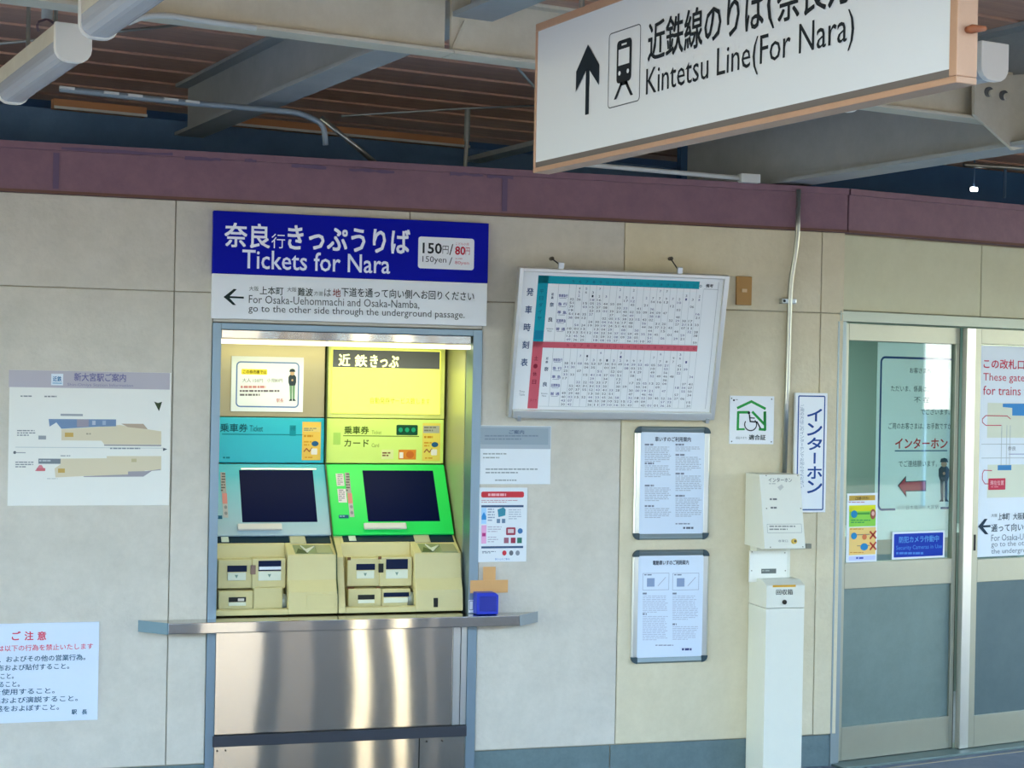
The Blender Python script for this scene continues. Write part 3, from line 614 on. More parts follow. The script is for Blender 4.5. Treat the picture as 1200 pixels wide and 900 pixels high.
# red headed caution notice
a0, b0 = M.at(116.5, 728, -.018)[0], M.at(60, 729.8, -.018)[1]; c0 = M.at(60, 845.5, -.018)[1]
cn = obj('caution_notice', MB(M).box(a0-1.0, a0, -.018, -.012, c0, b0), PAPERB, label='bluish white caution notice with red heading low on the left wall', cat='notice', bevel=.001)
p = Print(M, -.018); red = '#d8485e'; ink = '#2c5a72'
for s_, x0_, x1_ in (('ご', 14, 24), ('注', 29, 39), ('意', 44, 54)): p.text(s_, x0_, 740, x1_, 750, red, .02)
p.text('駅構内では以下の行為を禁止いたします', -36, 755.5, 109, 762.5, '#dc5a6e', .01)
for s_, x0_, x1_, y_ in (('許可なく物品を販売すること、およびその他の営業行為。', -112, 100, 773), ('広告物や印刷物の配布および貼付すること。', -78, 81, 782.8), ('寄附を募り、募金を行うこと。', -78, 16, 793.5), ('座り込み、通行を妨げること。', -78, 23, 803),
                         ('許可なく拡声器を使用すること。', -78, 64, 811.5), ('放歌、音楽、合唱および演説すること。', -78, 91, 821), ('その他、他人に迷惑をおよぼすこと。', -78, 69, 831)):
    p.text(s_, x0_, y_-3.6, x1_, y_+3.4, ink, .012)
p.text('駅', 84, 831.5, 90, 837, ink, .02); p.text('長', 96, 831.5, 102, 837, ink, .02)
obj('notice_print', p, None, cn)
# small sheets right of the machines
gs = plate('grey_notice_sheet', (560.5, 499, 645.5, 567.5), PAPER, 'pale sheet with grey title block above the red headed poster', 'notice')
p = Print(M, -.018); p.rect(561, 499.5, 645.3, 526, '#a9b4ba'); p.rect(563, 501.5, 642.5, 521, '#98a6ae', 2); p.text('ご案内', 596.5, 504, 614, 508.5, '#5a6a80', .02, 3)
p.bars(568, 510, 639, 517.5, 2, '#7c8a96', .4, 3); p.bars(566, 531, 598, 540, 2, '#a0a8a4', .35); p.bars(569, 549, 632, 557, 2, '#98a2a2', .4, seed=6); p.bars(580, 562, 622, 565, 1, '#9aa2a2', seed=7)
obj('notice_print', p, None, gs)
po = plate('red_headed_poster', (558.8, 571.5, 617.5, 658.5), PAPER, 'white poster with red title bar and small pictures above the shelf', 'poster')
p = Print(M, -.018); p.round(564, 576, 614, 583, .008, '#cc3a44'); p.bars(572, 578.3, 607, 581.5, 1, '#f0b8b8', .9, 2); p.bars(564, 586, 613, 590, 2, '#c08890', .4)
p.rect(564, 592, 613.5, 594.5, '#3a5878'); p.rect(564, 595, 570, 614, '#a8d0ec'); p.rect(564, 615.5, 570, 637, '#e8aad0'); p.ppoly([(564.3, 605), (567, 600), (569.7, 605), (569.7, 609), (564.3, 609)], '#3a8cc8', 2); p.rect(565, 624.5, 569, 628.5, '#b83a80', 2)
p.rect(564, 640, 613, 642.5, '#3a5878'); p.ppoly([(583, 597), (590, 594.5), (592.5, 597), (592, 604), (584, 606)], '#3f8ca0', 2); p.bars(571.5, 596, 580, 612, 5, '#9aa4b4'); p.bars(596, 597, 612, 610, 5, '#a8b0bc', .35, seed=3)
for x_ in (582, 588): p.rect(x_, 608, x_+4, 613, '#7088a0', 2)
p.round(593, 618, 604, 627, .005, '#a04050', 2); p.rect(595, 620, 602, 624.5, '#d8c8c8', 3); p.oval(606.5, 619, 612.5, 625.5, '#4878a8', 2); p.bars(571.5, 617, 590, 625, 3, '#b0a8b4', .35)
p.bars(571.5, 629, 584, 637, 3, '#b0a8b4', .35, seed=4)
for x_, c_ in ((590.5, '#a06878'), (598.5, '#983a50'), (606, '#3a7868')): p.rect(x_, 630, x_+5.5, 636.5, c_, 2)
p.bars(565, 646, 583, 649, 2, '#5a6878', .5); 
for x_, c_ in ((588.5, '#cc3a44'), (596.5, '#6a7078'), (604, '#8a9098')): p.oval(x_, 645, x_+5, 651, c_, 2)
p.text('駅からのご案内', 580, 654, 597, 656.5, '#3a78b8'); obj('poster_print', p, None, po)
# sticky tape cross and blue box
tc_ = MB(M); T1 = mat('packing_tape', '#d8a566', .35, var=.08)
tc_.box(*[M.at(565.5, 680, -.014)[0], M.at(580, 680, -.014)[0]], -.0225, -.021, M.at(572, 697, -.014)[1], M.at(572, 664, -.014)[1])
obj('tape_strip', tc_, T1, label='short upright strip of brown tape above the blue box', cat='tape')
tc_ = MB(M); tc_.box(M.at(550.5, 687, -.014)[0], M.at(594.5, 687, -.014)[0], -.0245, -.0225, M.at(572, 694.5, -.014)[1], M.at(572, 679.5, -.014)[1])
obj('tape_strip', tc_, T1, label='sideways strip of brown tape crossing behind the blue box', cat='tape')
bx0, bx1 = M.at(558.5, 706, -.08)[0], M.at(584, 706, -.08)[0]
bt = MB(M).prism([(bx0, .77), (bx1, .77), (bx1, .855), (bx1-.015, .866), (bx0, .866)], -.085, -.02, 'y')
bo = obj('blue_box', bt, mat('blue_plastic', '#1230b8', .35), label='small royal blue box at the right end of the counter shelf', cat='box', bevel=.004)
obj('ribbed_front', MB(M).box(bx0+.012, bx1-.012, -.088, -.084, .785, .85), mat('blue_plastic_dark', '#0c2494', .4), bo, bevel=.002)
st = plate('price_tag_sticker', (549.2, 703, 555.2, 718), PAPER, 'tiny white sticker on the right jamb beside the blue box', 'sticker', .002, -.021)
p = Print(M, -.023); p.ring(549.8, 704, 554.6, 715, .002, .003, '#8a98a2'); obj('sticker_print', p, None, st)

# timetable board: hangs tipped forward
TB = Frame(M.w(0, -.04, M.at(712, 488, -.04)[1]), YM, math.atan(.145/.66))
tu0, tz0 = TB.at(594, 488); tu1, _ = TB.at(835.5, 489.5); _, tz1 = TB.at(729, 317.5)
tt = empty('timetable_board', M.w((tu0+tu1)/2, -.04, M.at(712, 488, -.04)[1]), YM, 'large train timetable board tipped forward from the wall', 'timetable')
fw = .018
obj('board', MB(TB).box(tu0+fw, tu1-fw, -.006, .02, tz0+.03, tz1-fw), WHITE, tt)
for nm, a, b, c, d in (('frame_side', tu0, tu0+fw, tz0, tz1), ('frame_side', tu1-fw*1.3, tu1, tz0, tz1), ('frame_top', tu0+fw, tu1-fw*1.3, tz1-fw, tz1)):
    obj(nm, MB(TB).box(a, b, -.02, .02, c, d), ALUB, tt, bevel=.003)
lg = obj('frame_bottom', MB(TB).box(tu0+fw, tu1-fw*1.3, -.035, .02, tz0, tz0+.035), ALUB, tt, bevel=.003)
for px_ in (606, 826):
    x_ = TB.at(px_, 485)[0]; obj('frame_clip', MB(TB).box(x_-.008, x_+.008, -.04, .0, tz0-.012, tz0+.012), SILVER, tt, bevel=.001)
for px_ in (657, 796.5):
    x_ = TB.at(px_, 312)[0]; hb = MB(TB); hb.box(x_-.012, x_+.012, -.012, .002, tz1-.002, tz1+.028); obj('hanger', hb, SILVER, tt, bevel=.001)
    w0 = TB.w(x_-.01, 0, tz1+.02); u_ = (w0).dot(M.ex); nl = M.at(px_-10, 303, -.03); hk = MB(M); hk.tube([tuple((w0.dot(M.ex), w0.dot(M.ey), w0.z)), (nl[0], -.025, nl[1])], .003, 6); obj('hook_wire', hk, HOLE, tt)
    obj('wall_hook', MB(M).disc(nl[0], nl[1], .009, -.035, -.01, 10), mat('hook_dark', '#4a4638', .5), tt)
p = Print(TB, -.006)
tl = '#0a98a8'; rd = '#d0606e'
# corners of the printed sheet, in board coordinates
Lx, Ty = TB.at(614, 322); Rx = tu1-.045; By = tz0+.05; Ty = TB.at(730, 329.5, -.006)[1]+.012
SW = Rx-Lx; cell = SW/24.
tealL = TB.at(624.5, 400, -.006)[0]; tealR = TB.at(636.5, 400, -.006)[0]; midz = TB.at(625, 400, -.006)[1]
p.lrect(tealL, midz, tealR, Ty, tl); p.lrect(tealL, Ty-.035, TB.at(820, 330, -.006)[0], Ty, tl)
p.lrect(tealL, By-.01, tealR, midz, rd); p.lrect(tealL, midz-.027, TB.at(817, 410, -.006)[0], midz, rd)
kx0 = TB.at(612.5, 400, -.006)[0]
for i_, ch in enumerate('発車時刻表'):
    zc = Ty-.075-i_*.079; p.ltext(ch, kx0, zc-.017, kx0+.03, zc+.017, '#46587c', .02)
p.ltext('Time', kx0+.003, By+.062, kx0+.028, By+.072, '#8a949c'); p.ltext('Table', kx0+.003, By+.048, kx0+.03, By+.058, '#8a949c')
for i_, ch in enumerate('平日ダイヤ'): p.ltext(ch, tealL+.012, Ty-.08-i_*.03, tealL+.03, Ty-.062-i_*.03, '#0a6a80', .01)
p.lrect(tealL+.004, midz+.01, tealR-.004, midz+.05, '#0a7e9c', 2)
for i_, ch in enumerate('土・休日'): p.ltext(ch, tealL+.012, midz-.085-i_*.036, tealL+.03, midz-.066-i_*.036, '#8a2438', .02)
p.ltext('ダイヤ', tealL+.008, By+.02, tealR-.008, By+.035, '#a83a4c')
gx = tealR+.005; c1 = gx+.045; c2 = c1+.05; xe = TB.at(818, 400, -.006)[0]; nc = 20; cw = (xe-c2)/nc
rr = random.Random(11)
for half, (z1_, z0_) in enumerate(((Ty-.035, midz+.002), (midz-.027, By))):
    gc = '#b4bcc0'; H_ = z1_-z0_
    for x_ in [c1, c2]+[c2+cw*k for k in range(1, nc+1)]: p.lrect(x_-.0007, z0_, x_+.0007, z1_, gc)
    p.lrect(gx, z0_, xe, z0_+.0014, gc)
    for i_, (ch, sz) in enumerate((('近', .011), ('鉄', .011), ('奈', .019), ('良', .02))):
        zc = z1_-H_*(.18, .24, .36, .62)[i_]; p.ltext(ch, gx+.02-sz/2, zc-sz/2, gx+.02+sz/2, zc+sz/2, '#4a5c74' if 1 else '', .02)
    p.ltext('Kintetsu', gx+.006, z1_-H_*.79, gx+.036, z1_-H_*.765, '#66727a'); p.ltext('Nara', gx+.01, z1_-H_*.83, gx+.03, z1_-H_*.805, '#66727a')
    for i_, s_ in enumerate(('快速急行', '急 行', '準 急', '区間準急', '普 通')):
        zc = z1_-H_*(.20+.145*i_); p.ltext(s_, c1+.004, zc-.007, c2-.004, zc+.007, '#5a62a0', .015); p.lrect(c1+.008, zc-.0125, c2-.01, zc-.0105, '#9aa0b4')
    for k in range(nc):
        x_ = c2+cw*(k+.5)
        p.ltext(str((5+k) % 24), x_-.006, z1_+.008, x_+.006, z1_+.02, '#0a6a80' if half == 0 else '#a83a4c', up=3)
        for row in range(15):
            q = .9 if row < 3 else .55
            zc = z1_-H_*(.03+.064*(row+.5)); dens = .32+.5*(1-abs(k-6)/18.) if row > 1 else .35
            if rr.random() < dens: p.ltext('%02d' % rr.randint(0, 59) if row > 2 else str(rr.randint(1, 9)), x_-.0095 if row > 2 else x_-.004, zc-.0052, x_+.0095 if row > 2 else x_+.004, zc+.0052, rr.choice(('#4c5662', '#5a5f8a', '#3a4450')))
p.ltext('備考', xe+.01, Ty-.026, xe+.045, Ty-.01, '#3a3e44', .02); p.lrect(xe+.002, Ty-.035, Rx, Ty-.033, '#9aa2a6'); p.lrect(Rx-.002, By, Rx, Ty, '#aab0b4'); p.lrect(Lx, By-.016, Rx, By-.0145, '#8f979b')
obj('timetable_print', p, None, tt)

# two snap frames
def snap(px, lbl, title, second):
    yf = -.028; a, b, c, d = M.rect(*px, yf)
    e = empty('snap_frame', M.w((a+c)/2, -.012, b), YM, lbl, 'frame', 'silver snap frames')
    w = .030
    obj('poster_sheet', MB(M).box(a+.02, c-.02, -.02, -.012, b+.02, d-.02), PAPERB, e)
    obj('left_profile', MB(M).prism([(a, -.012), (a, -.022), (a+.008, yf), (a+w, -.021), (a+w, -.012)], b+w, d-w, 'z'), SILVER, e, bevel=.002)
    obj('right_profile', MB(M).prism([(c, -.012), (c, -.022), (c-.008, yf), (c-w*.9, -.021), (c-w*.9, -.012)], b+w, d-w, 'z'), SILVER, e, bevel=.002)
    for nm, z0, z1 in (('bottom_profile', b, b+w*.9), ('top_profile', d-w*.9, d)):
        zi, zo = (z1, z0) if z0 == b else (z0, z1)
        obj(nm, MB(M).prism([(-.012, zo), (-.022, zo), (yf, zo+(zi-zo)*.3), (-.021, zi), (-.012, zi)], a+w, c-w, 'x'), mat('profile_grey', '#8f9c9a', .35, .7), e, bevel=.002)
    for x, z, qa in ((a, b, 180), (c, b, 270), (a, d, 90), (c, d, 0)):
        cx, cz = (x+w if x == a else x-w), (z+w if z == b else z-w); poly = [(cx, cz)]+[(cx+w*cos(RD(qa+t)), cz+w*sin(RD(qa+t))) for t in range(0, 91, 15)]
        obj('corner_cap', MB(M).prism(poly, yf-.001, -.012, 'y'), DARKC, e, bevel=.001)
    x0, y0, x1, y1 = px; p = Print(M, -.02)
    p.text(title, x0+24, y0+12, x0+66, y0+17.5, '#3c4654', .015)
    if not second:
        for i, (xx, yy, n_) in enumerate(((12, 20, 9), (12, 42, 7), (12, 68, 8), (12, 92, 6), (48, 20, 3), (48, 32, 8), (48, 54, 9), (48, 80, 11))):
            p.bars(x0+xx, y0+yy, x0+xx+18, y0+yy+3, 1, '#7c8492', .7, seed=i); p.bars(x0+xx, y0+yy+3.5, x0+xx+31, y0+yy+3.5+n_*2.1, n_, '#a8b0ba', .42, seed=i+9)
        p.bars(x0+48, y0+113, x0+76, y0+116, 1, '#8a92a0'); p.bars(x0+57, y0+117.5, x0+77, y0+120, 1, '#5a6472', .9)
    else:
        for xx in (12, 47): p.ring(x0+xx, y0+27, x0+xx+31, y0+47, .001, .002, '#9aa2b0'); p.rect(x0+xx+5, y0+33, x0+xx+14, y0+43, '#8a9cb8', 2); p.line([(x0+xx+18, y0+42), (x0+xx+27, y0+32)], .003, '#a8acb8', 2); p.bars(x0+xx+2, y0+28.5, x0+xx+18, y0+31, 1, '#6a7486')
        for i, (xx, yy, n_) in enumerate(((12, 50, 10), (12, 74, 14), (47, 50, 14), (47, 86, 8))):
            p.bars(x0+xx, y0+yy, x0+xx+8, y0+yy+2.6, 1, '#7c8492', .8, seed=i); p.bars(x0+xx, y0+yy+3.5, x0+xx+30, y0+yy+3.5+n_*2.1, n_, '#b4bac8', .4, seed=i+19)
        p.bars(x0+27, y0+111, x0+62, y0+113.5, 1, '#8a92a0'); p.bars(x0+58, y0+115, x0+77, y0+118, 1, '#3c4a78', .9)
    obj('poster_print', p, None, e)
snap((743.5, 500, 832, 632.5), 'silver snap frame with text sheet, upper of the two under the timetable', '車いすのご利用案内', False)
snap((741, 644.5, 830.5, 777), 'silver snap frame with two small pictures, lower of the two', '電動車いすのご利用案内', True)
# ochre plate, barrier-free sign, intercom sign
op = plate('ochre_cover_plate', (863.3, 324, 881, 357.5), mat('ochre_plate', '#b48642', .5, var=.1), 'small ochre cover plate right of the timetable', 'cover plate', .012)
obj('cover_label', MB(M).pbox(869.5, 338.5, 875.5, 342.5, -.027, -.024), mat('label_tan', '#d9b98a', .5), op)
ws = plate('accessible_station_sign', (855, 464, 907, 520.5), WHITE, 'square white sign with green roof outline and wheelchair symbol', 'sign')
p = Print(M, -.018); G = '#2f9c48'
p.line([(864.5, 478), (880.5, 470.5), (896.5, 478.8)], .012, G, 1); p.line([(864.5, 503.5), (865, 483.2), (877, 483.2)], .012, G, 1); p.line([(882, 483), (896, 497.5), (896, 483.5)], .012, G, 1); p.line([(864.5, 503), (872, 503)], .009, G, 1); p.line([(890, 503), (896.5, 503.5), (896.5, 483)], .012, G, 1)
p.oval(876, 482, 879, 485.5, BL := '#1c2226', 3); p.line([(878, 486), (879, 494), (887, 494.5), (891, 502)], .0065, BL, 3); p.line([(878.5, 489.5), (884, 490)], .005, BL, 3)
for k in range(14):
    a_, b_ = [(879.5+7*cos(t_), 497.5+7.2*sin(t_)) for t_ in (RD(-150-18*k), RD(-150-18*(k+1)))]
    p.line([a_, b_], .005, BL, 2)
p.text('福祉のまち', 862, 511.5, 875, 514.5, '#7a8a84'); p.text('適合証', 877.5, 509.5, 897, 515.5, '#2e3c38', .02); p.rect(859, 468, 861, 470, '#2a2e30'); p.bars(862, 468, 868, 469.5, 1, '#8a9290')
for q in ((856.5, 466), (903.5, 467), (856.5, 516.5), (903, 517)): p.oval(q[0], q[1], q[0]+1.6, q[1]+1.6, '#6a6a60')
obj('sign_print', p, None, ws)
iz = plate('intercom_sign', (931.5, 460.5, 968.5, 600.5), WHITE, 'tall white sign with blue outline and vertical katakana beside the door', 'sign', .02, -.03)
p = Print(M, -.05); p.ring(934, 463.5, 966, 598, .008, .006, '#2c5290'); p.vtext('インターホン', 946, 478, 963, 579, '#23498c', .02); p.vtext('ご用の方はこのインターホンでお知らせください', 937.5, 474, 942, 572, '#7e8ea4')
obj('sign_print', p, None, iz)

# conduit
pu = [M.at(936, 222, -.06), M.at(934.3, 285, -.06), M.at(926, 333, -.04), M.at(923, 440, -.03), M.at(919, 560, -.03)]
cp = obj('wall_conduit', MB(M).tube(bend([(u, y_, z) for (u, z), y_ in zip(pu, (-.06, -.06, -.04, -.03, -.03))], .08), .0115, 12), PIPE, smooth=True, label='galvanised conduit pipe running down the wall to the intercom post', cat='pipe')
for py_ in (353,):
    u_, z_ = M.at(925, py_, -.03); obj('pipe_clamp', MB(M).box(u_-.045, u_+.03, -.045, -.012, z_-.012, z_+.012), SILVER, cp, bevel=.003); obj('clamp_screw', MB(M).disc(u_-.033, z_, .006, -.049, -.044, 10), HOLE, cp)
# horizontal duct above the maroon beam, with junction box
hb = MB(M); h0, h1 = M.at(700, 197, -.05), M.at(870, 209, -.05)
hb.tube([(h0[0]-.3, -.05, h0[1]+.02), (h1[0], -.05, h1[1])], .011, 10)
hd = obj('wall_duct', hb, CABLE, smooth=True, label='thin white cable pipe along the top of the maroon beam', cat='pipe')
obj('junction_box', MB(M).pbox(868.5, 203.5, 891.5, 214, -.075, -.03), CABLE, hd, bevel=.003)
sb2 = MB(M); u_, z_ = M.at(946, 648, -.02); sb2.box(u_-.012, u_+.016, -.03, -.012, z_+.022, z_+.044); obj('wall_bracket', sb2, mat('bracket_grey', '#7a7a6c', .5), label='tiny grey bracket on the wall right of the intercom', cat='bracket')

# ================================================================ INTERCOM POST
ip = empty('intercom_post', M.w(-.37, -.12, 0), YM, 'cream intercom post with ticket collection box standing by the wall', 'intercom')
dl = .205
ua, _ = M.at(896, 800, -dl); ub, _ = M.at(941, 800, -dl)
ztop = M.at(918, 685, -dl)[1]; zsp = M.at(918, 712.5, -dl)[1]
obj('collection_box', MB(M).box(ua, ub, -dl, -.014, .004, zsp-.002), POSTM, ip, bevel=.003)
hd_ = obj('collection_box_head', MB(M).prism([(-.014, zsp), (-dl-.001, zsp), (-dl-.001, ztop-.004), (-dl+.05, ztop+.018), (-.014, ztop+.018)], ua, ub, 'x'), POSTM, ip, bevel=.003)
zplt = M.at(900, 645, -.09)[1]; zbx = M.at(900, 555, -.1)[1]
obj('back_post', MB(M).box(ua+.002, ub-.02, -.09, -.014, ztop, zbx-.015), POSTM, ip, bevel=.002)
pl = obj('card_plate', MB(M).pbox(878.5, 645, 922.5, 682, -.10, -.088), mat('plate_enamel', '#e6e6da', .5), ip, bevel=.002)
# slanted upper housing
IF = Frame(M.w(0, -.165, zbx), YM, RD(-12))
uc, _ = IF.at(893, 600); ud, _ = IF.at(941, 600); Hh = IF.at(920, 643)[1]
zlow = zbx+Hh*cos(RD(12)); ylow = -.165+Hh*sin(RD(12))
uh = obj('intercom_housing', MB(M).prism([(-.014, zbx), (-.165, zbx), (ylow, zlow), (ylow+.02, zlow-.004), (-.014, zlow-.002)], uc, ud, 'x'), POSTM, ip, bevel=.003)
p = Print(IF, -.001); p.text('インターホン', 900.5, 560, 928, 565, '#6a6e6a', .01); p.bars(901, 566.5, 914, 568, 1, '#9a9c94'); p.ppoly([(911, 571), (916, 567.5), (918.5, 571), (914, 575)], '#c0c0b4')
p.bars(902, 584, 916, 586.5, 1, '#6a6e6a', .8); p.bars(903, 594, 916, 596.5, 1, '#6a6e6a', .8, seed=4); p.ring(899, 614, 939.5, 624.5, .002, .0015, '#8a8c84'); p.bars(901.5, 616, 937, 623, 2, '#8a8c84', .45, 2)
p.text('非常口', 912, 632.5, 923, 635.5, '#6a6e6a'); 
for q in ((897, 556.5), (934, 556.5), (897.5, 595), (937.5, 595), (902, 640.5), (940, 640)): p.oval(q[0], q[1], q[0]+1.6, q[1]+1.6, '#8c8878')
for i in range(len(p.v)): pass
obj('housing_print', p, None, uh)
bq = IF.rect(926.5, 630.5, 933.5, 638.5); obj('call_button', MB(IF).disc((bq[0]+bq[2])/2, (bq[1]+bq[3])/2, .012, -.012, .0, 16), mat('button_yellow', '#d8b43a', .4), uh)
obj('button_centre', MB(IF).disc((bq[0]+bq[2])/2+.002, (bq[1]+bq[3])/2, .006, -.014, -.01, 12), mat('button_dark', '#5c4a20', .5), uh)
p = Print(M, -.10); p.rect(892, 666.5, 909.5, 672, '#6c726c'); p.bars(893, 668, 908.5, 671, 1, '#a4aaa0', up=2)
for q in ((880.5, 646), (919, 647), (880, 668), (919.5, 668)): p.oval(q[0], q[1], q[0]+1.5, q[1]+1.5, '#8c8878')
obj('plate_print', p, None, pl)
p = Print(M, -dl-.001); p.rect(905.5, 685.5, 932.5, 688, '#d8a436'); p.text('回収箱', 909.5, 690.5, 929, 697, '#5a5e58', .012)
obj('box_print', p, None, hd_)
lk = M.at(919, 705.5, -dl); obj('lock', MB(M).disc(lk[0], lk[1], .011, -dl-.006, -dl, 14), mat('lock_dark', '#2c2a22', .4, .5), hd_)

# ================================================================ DOORS
def dbox(a, b, c, d, y0, y1): return MB(D).box(a, b, y0, y1, c, d)
fr_ = obj('door_frame_head', dbox(-.02, 1.68, 2.118, 2.17, -.01, .08), mat('frame_head_grey', '#a9b0a0', .45, .4), kind='structure', bevel=.003)
obj('jamb', dbox(-.03, .022, .0, 2.118, -.008, .08), mat('jamb_metal', '#8d9a9c', .4, .6), fr_, bevel=.002)
obj('jamb', dbox(1.63, 1.68, .0, 2.118, -.008, .08), mat('jamb_metal', '#8d9a9c', .4, .6), fr_, bevel=.002)
# left leaf (door_1)
d1 = obj('door_1', dbox(.025, .052, .014, 2.112, .01, .045), ALU, kind='structure', bevel=.002)
for nm, a, b, c, d, m_ in (('top_rail', .052, .76, 2.03, 2.112, ALU), ('mid_rail', .052, .735, .837, .962, ALU), ('bottom_rail', .052, .735, .014, .174, ALU), ('right_stile', .735, .760, .014, 2.03, ALU)):
    obj(nm, dbox(a, b, c, d, .01, .045), m_, d1, bevel=.002)
obj('kick_panel', dbox(.052, .735, .174, .837, .022, .04), ALUD, d1)
obj('glass_pane', dbox(.052, .735, .962, 2.03, .026, .031), GLASS, d1)
# right leaf (door_2), runs on the front track
d2 = obj('door_2', dbox(.772, .829, .0145, 2.112, -.03, .005), ALUB, kind='structure', bevel=.003)
for nm, a, b, c, d in (('left_stile', .829, .872, .014, 2.112), ('top_rail', .872, 1.6, 2.035, 2.112), ('mid_rail', .872, 1.6, .84, .955), ('bottom_rail', .872, 1.6, .014, .172), ('right_stile', 1.6, 1.65, .014, 2.112)):
    obj(nm, dbox(a, b, c, d, -.024, .004), ALU, d2, bevel=.002)
obj('kick_panel', dbox(.872, 1.6, .172, .84, -.014, 0), mat('kick_dark', '#56686a', .5, .5, var=1, col2='#4a5c5f', scale=2.5), d2)
obj('glass_pane', dbox(.872, 1.6, .955, 2.035, -.012, -.008), GLASS, d2)
obj('pull_recess', dbox(.845, .858, 1.0, 1.08, -.026, -.02), HOLE, d2)
obj('door_slit', dbox(.760, .772, .014, 2.112, .02, .04), HOLE, d2)
# office behind the glass
rm = MB(D); rm.box(-.1, 3, 2.6, 2.7, 0, 2.6).box(-.1, .0, .16, 2.6, 0, 2.45).box(3, 3.1, .16, 2.7, 0, 2.6).box(-.1, 3.0, .16, 2.6, 2.45, 2.49)
obj('wall_office', rm, mat('office_wall', '#8fa8a2', .8), kind='structure')
ol = bpy.data.lights.new('office_fill_light', 'AREA'); ol.size = 1.2; ol.energy = 14; ol.color = (.9, 1, .96); oo = bpy.data.objects.new('office_fill_light', ol); COL.objects.link(oo); oo.location = (1.1, 1.2, 2.4)  # unseen area light added to brighten the office behind the glass
obj('counter_cabinet', MB(D).box(.1, 2.4, 1.2, 1.8, 0, .95), mat('office_cabinet', '#8ea09c', .6), label='pale cabinet in the dim office behind the glass door', cat='cabinet')
# posters on the doors
def dplate(name, px, m, label, cat, yb, th=.002):
    a, b, c, d = D.rect(*px, yb-th); return obj(name, MB(D).box(a, c, yb-th, yb, b, d), m, label=label, cat=cat)
ab = dplate('absence_notice', (1026.5, 402.5, 1119.5, 631), mat('poster_greenish', '#e2f0ea', .5), 'tall notice with dark blue outline and red arrow behind the left door glass', 'notice', .042)
p = Print(D, .040); N_ = '#1d4a7c'; K_ = '#3a4c4c'
p.ring(1030, 418.5, 1117.5, 597.5, .03, .011, N_); p.lrect(*[q for q in (D.at(1049, 597, .040)[0], D.at(1070, 599, .040)[1], D.at(1102, 597, .040)[0], D.at(1070, 590.5, .040)[1])], '#e2f0ea', 2)
p.text('お客さまへ', 1066, 431, 1091, 437.5, K_); p.text('ただいま、係員は、', 1044, 452, 1088, 459, K_); p.text('不 在', 1071, 465, 1089, 472, K_); p.text('でございます。', 1079, 479, 1113, 486, K_)
p.text('ご用のお客さまは、お手数ですが', 1041, 495.5, 1115, 503, K_); p.text('インターホン', 1049, 513.5, 1110, 525.5, '#c4403c', .02); p.rect(1048.5, 527.5, 1110, 529, '#5a7890')
p.text('でご連絡願います。', 1053, 539.5, 1098, 547, K_); p.ppoly([(1051.5, 569), (1061.5, 557.5), (1061.5, 564), (1085, 563), (1085, 575.5), (1061.5, 576), (1062, 583)], '#1e2a34', 3); p.ppoly([(1053, 569.2), (1060.5, 560.5), (1060.5, 565.3), (1084, 564.3), (1084, 574.3), (1060.5, 574.8), (1060.8, 580)], '#b83444', 4)
p.staff(1106, 536.5, 588, '#183c48', '#1c4a58'); p.text('近畿日本鉄道新大宮駅', 1051, 592, 1100, 597, '#2a4a50')
obj('notice_print', p, None, ab)
sg = dplate('sticker_poster', (992, 578, 1028, 660), PAPER, 'small colourful instruction poster at the lower left of the door glass', 'poster', .0255)
p = Print(D, .0235); p.rect(995, 580.5, 1025.5, 586.5, '#c8a448'); p.text('ご注意ください', 1002, 582, 1018, 585.5, '#5a4420', .02, 3); p.bars(994.5, 588, 1026, 590, 1, '#c48488'); p.rect(995, 592, 1026, 599, '#d8d820'); p.rect(995, 599, 1026, 617, '#8cd04c')
p.oval(997, 598, 1004.5, 607, '#1c86b0', 3); p.rect(1004.5, 600.5, 1019, 603, '#4a9c3c', 2); p.oval(1019.5, 596.5, 1026, 608.5, '#a05a44', 3); p.oval(1021, 599, 1024.5, 604.5, '#e0b0a0', 4); p.bars(997, 609, 1023, 614, 2, '#3c9c50', .5, 2)
p.rect(995, 618, 1026, 650, '#ecc878'); p.bars(996, 619.5, 1022, 621.5, 1, '#d08c30', up=2); p.oval(997, 624, 1004, 632, '#2484b8', 3); p.oval(1010, 626, 1015.5, 632.5, '#d87848', 3); p.oval(1008, 636.5, 1017, 645, '#2484b8', 3)
for yy_ in (626, 639): p.line([(1019.5, yy_-3), (1026, yy_+4.5)], .009, '#b83a2c', 3); p.line([(1026, yy_-3.5), (1019.5, yy_+5)], .009, '#b83a2c', 3); p.rect(1004, yy_, 1019, yy_+.9, '#8c7868', 2)
p.bars(996, 647, 1022, 649, 1, '#c88c30', up=2); p.round(994.5, 651.5, 1025.5, 656.5, .004, '#c4ccf0', 1); p.bars(1003, 652.8, 1019, 655.5, 1, '#4858b0', .8, 2)
obj('poster_print', p, None, sg)
cmr = dplate('camera_notice_sticker', (1045.5, 622.5, 1107, 654.5), PAPER, 'blue security camera sticker with white edge on the door glass', 'sticker', .0255)
p = Print(D, .0235); p.round(1047.5, 624.8, 1105, 652.2, .005, '#1438a4'); p.text('防犯カメラ作動中', 1053.5, 628, 1100, 635.5, '#5a9cd8', .015); p.text('Security Cameras in Use', 1050, 638.5, 1103.5, 644.8, '#4a8cd8'); p.bars(1050, 647, 1103, 649.8, 1, '#4a84d0', .9, 2)
obj('sticker_print', p, None, cmr)
gx_, _ = D.at(1144.5, 530, -.03)
gt = obj('gate_direction_poster', MB(D).box(.880, 1.585, -.0155, -.0125, .965, 2.028), mat('poster_blue_white', '#d9e2e6', .5), label='large white poster with red heading and track map on the right door', cat='poster')
p = Print(D, -.0155); RD_ = '#c83a50'
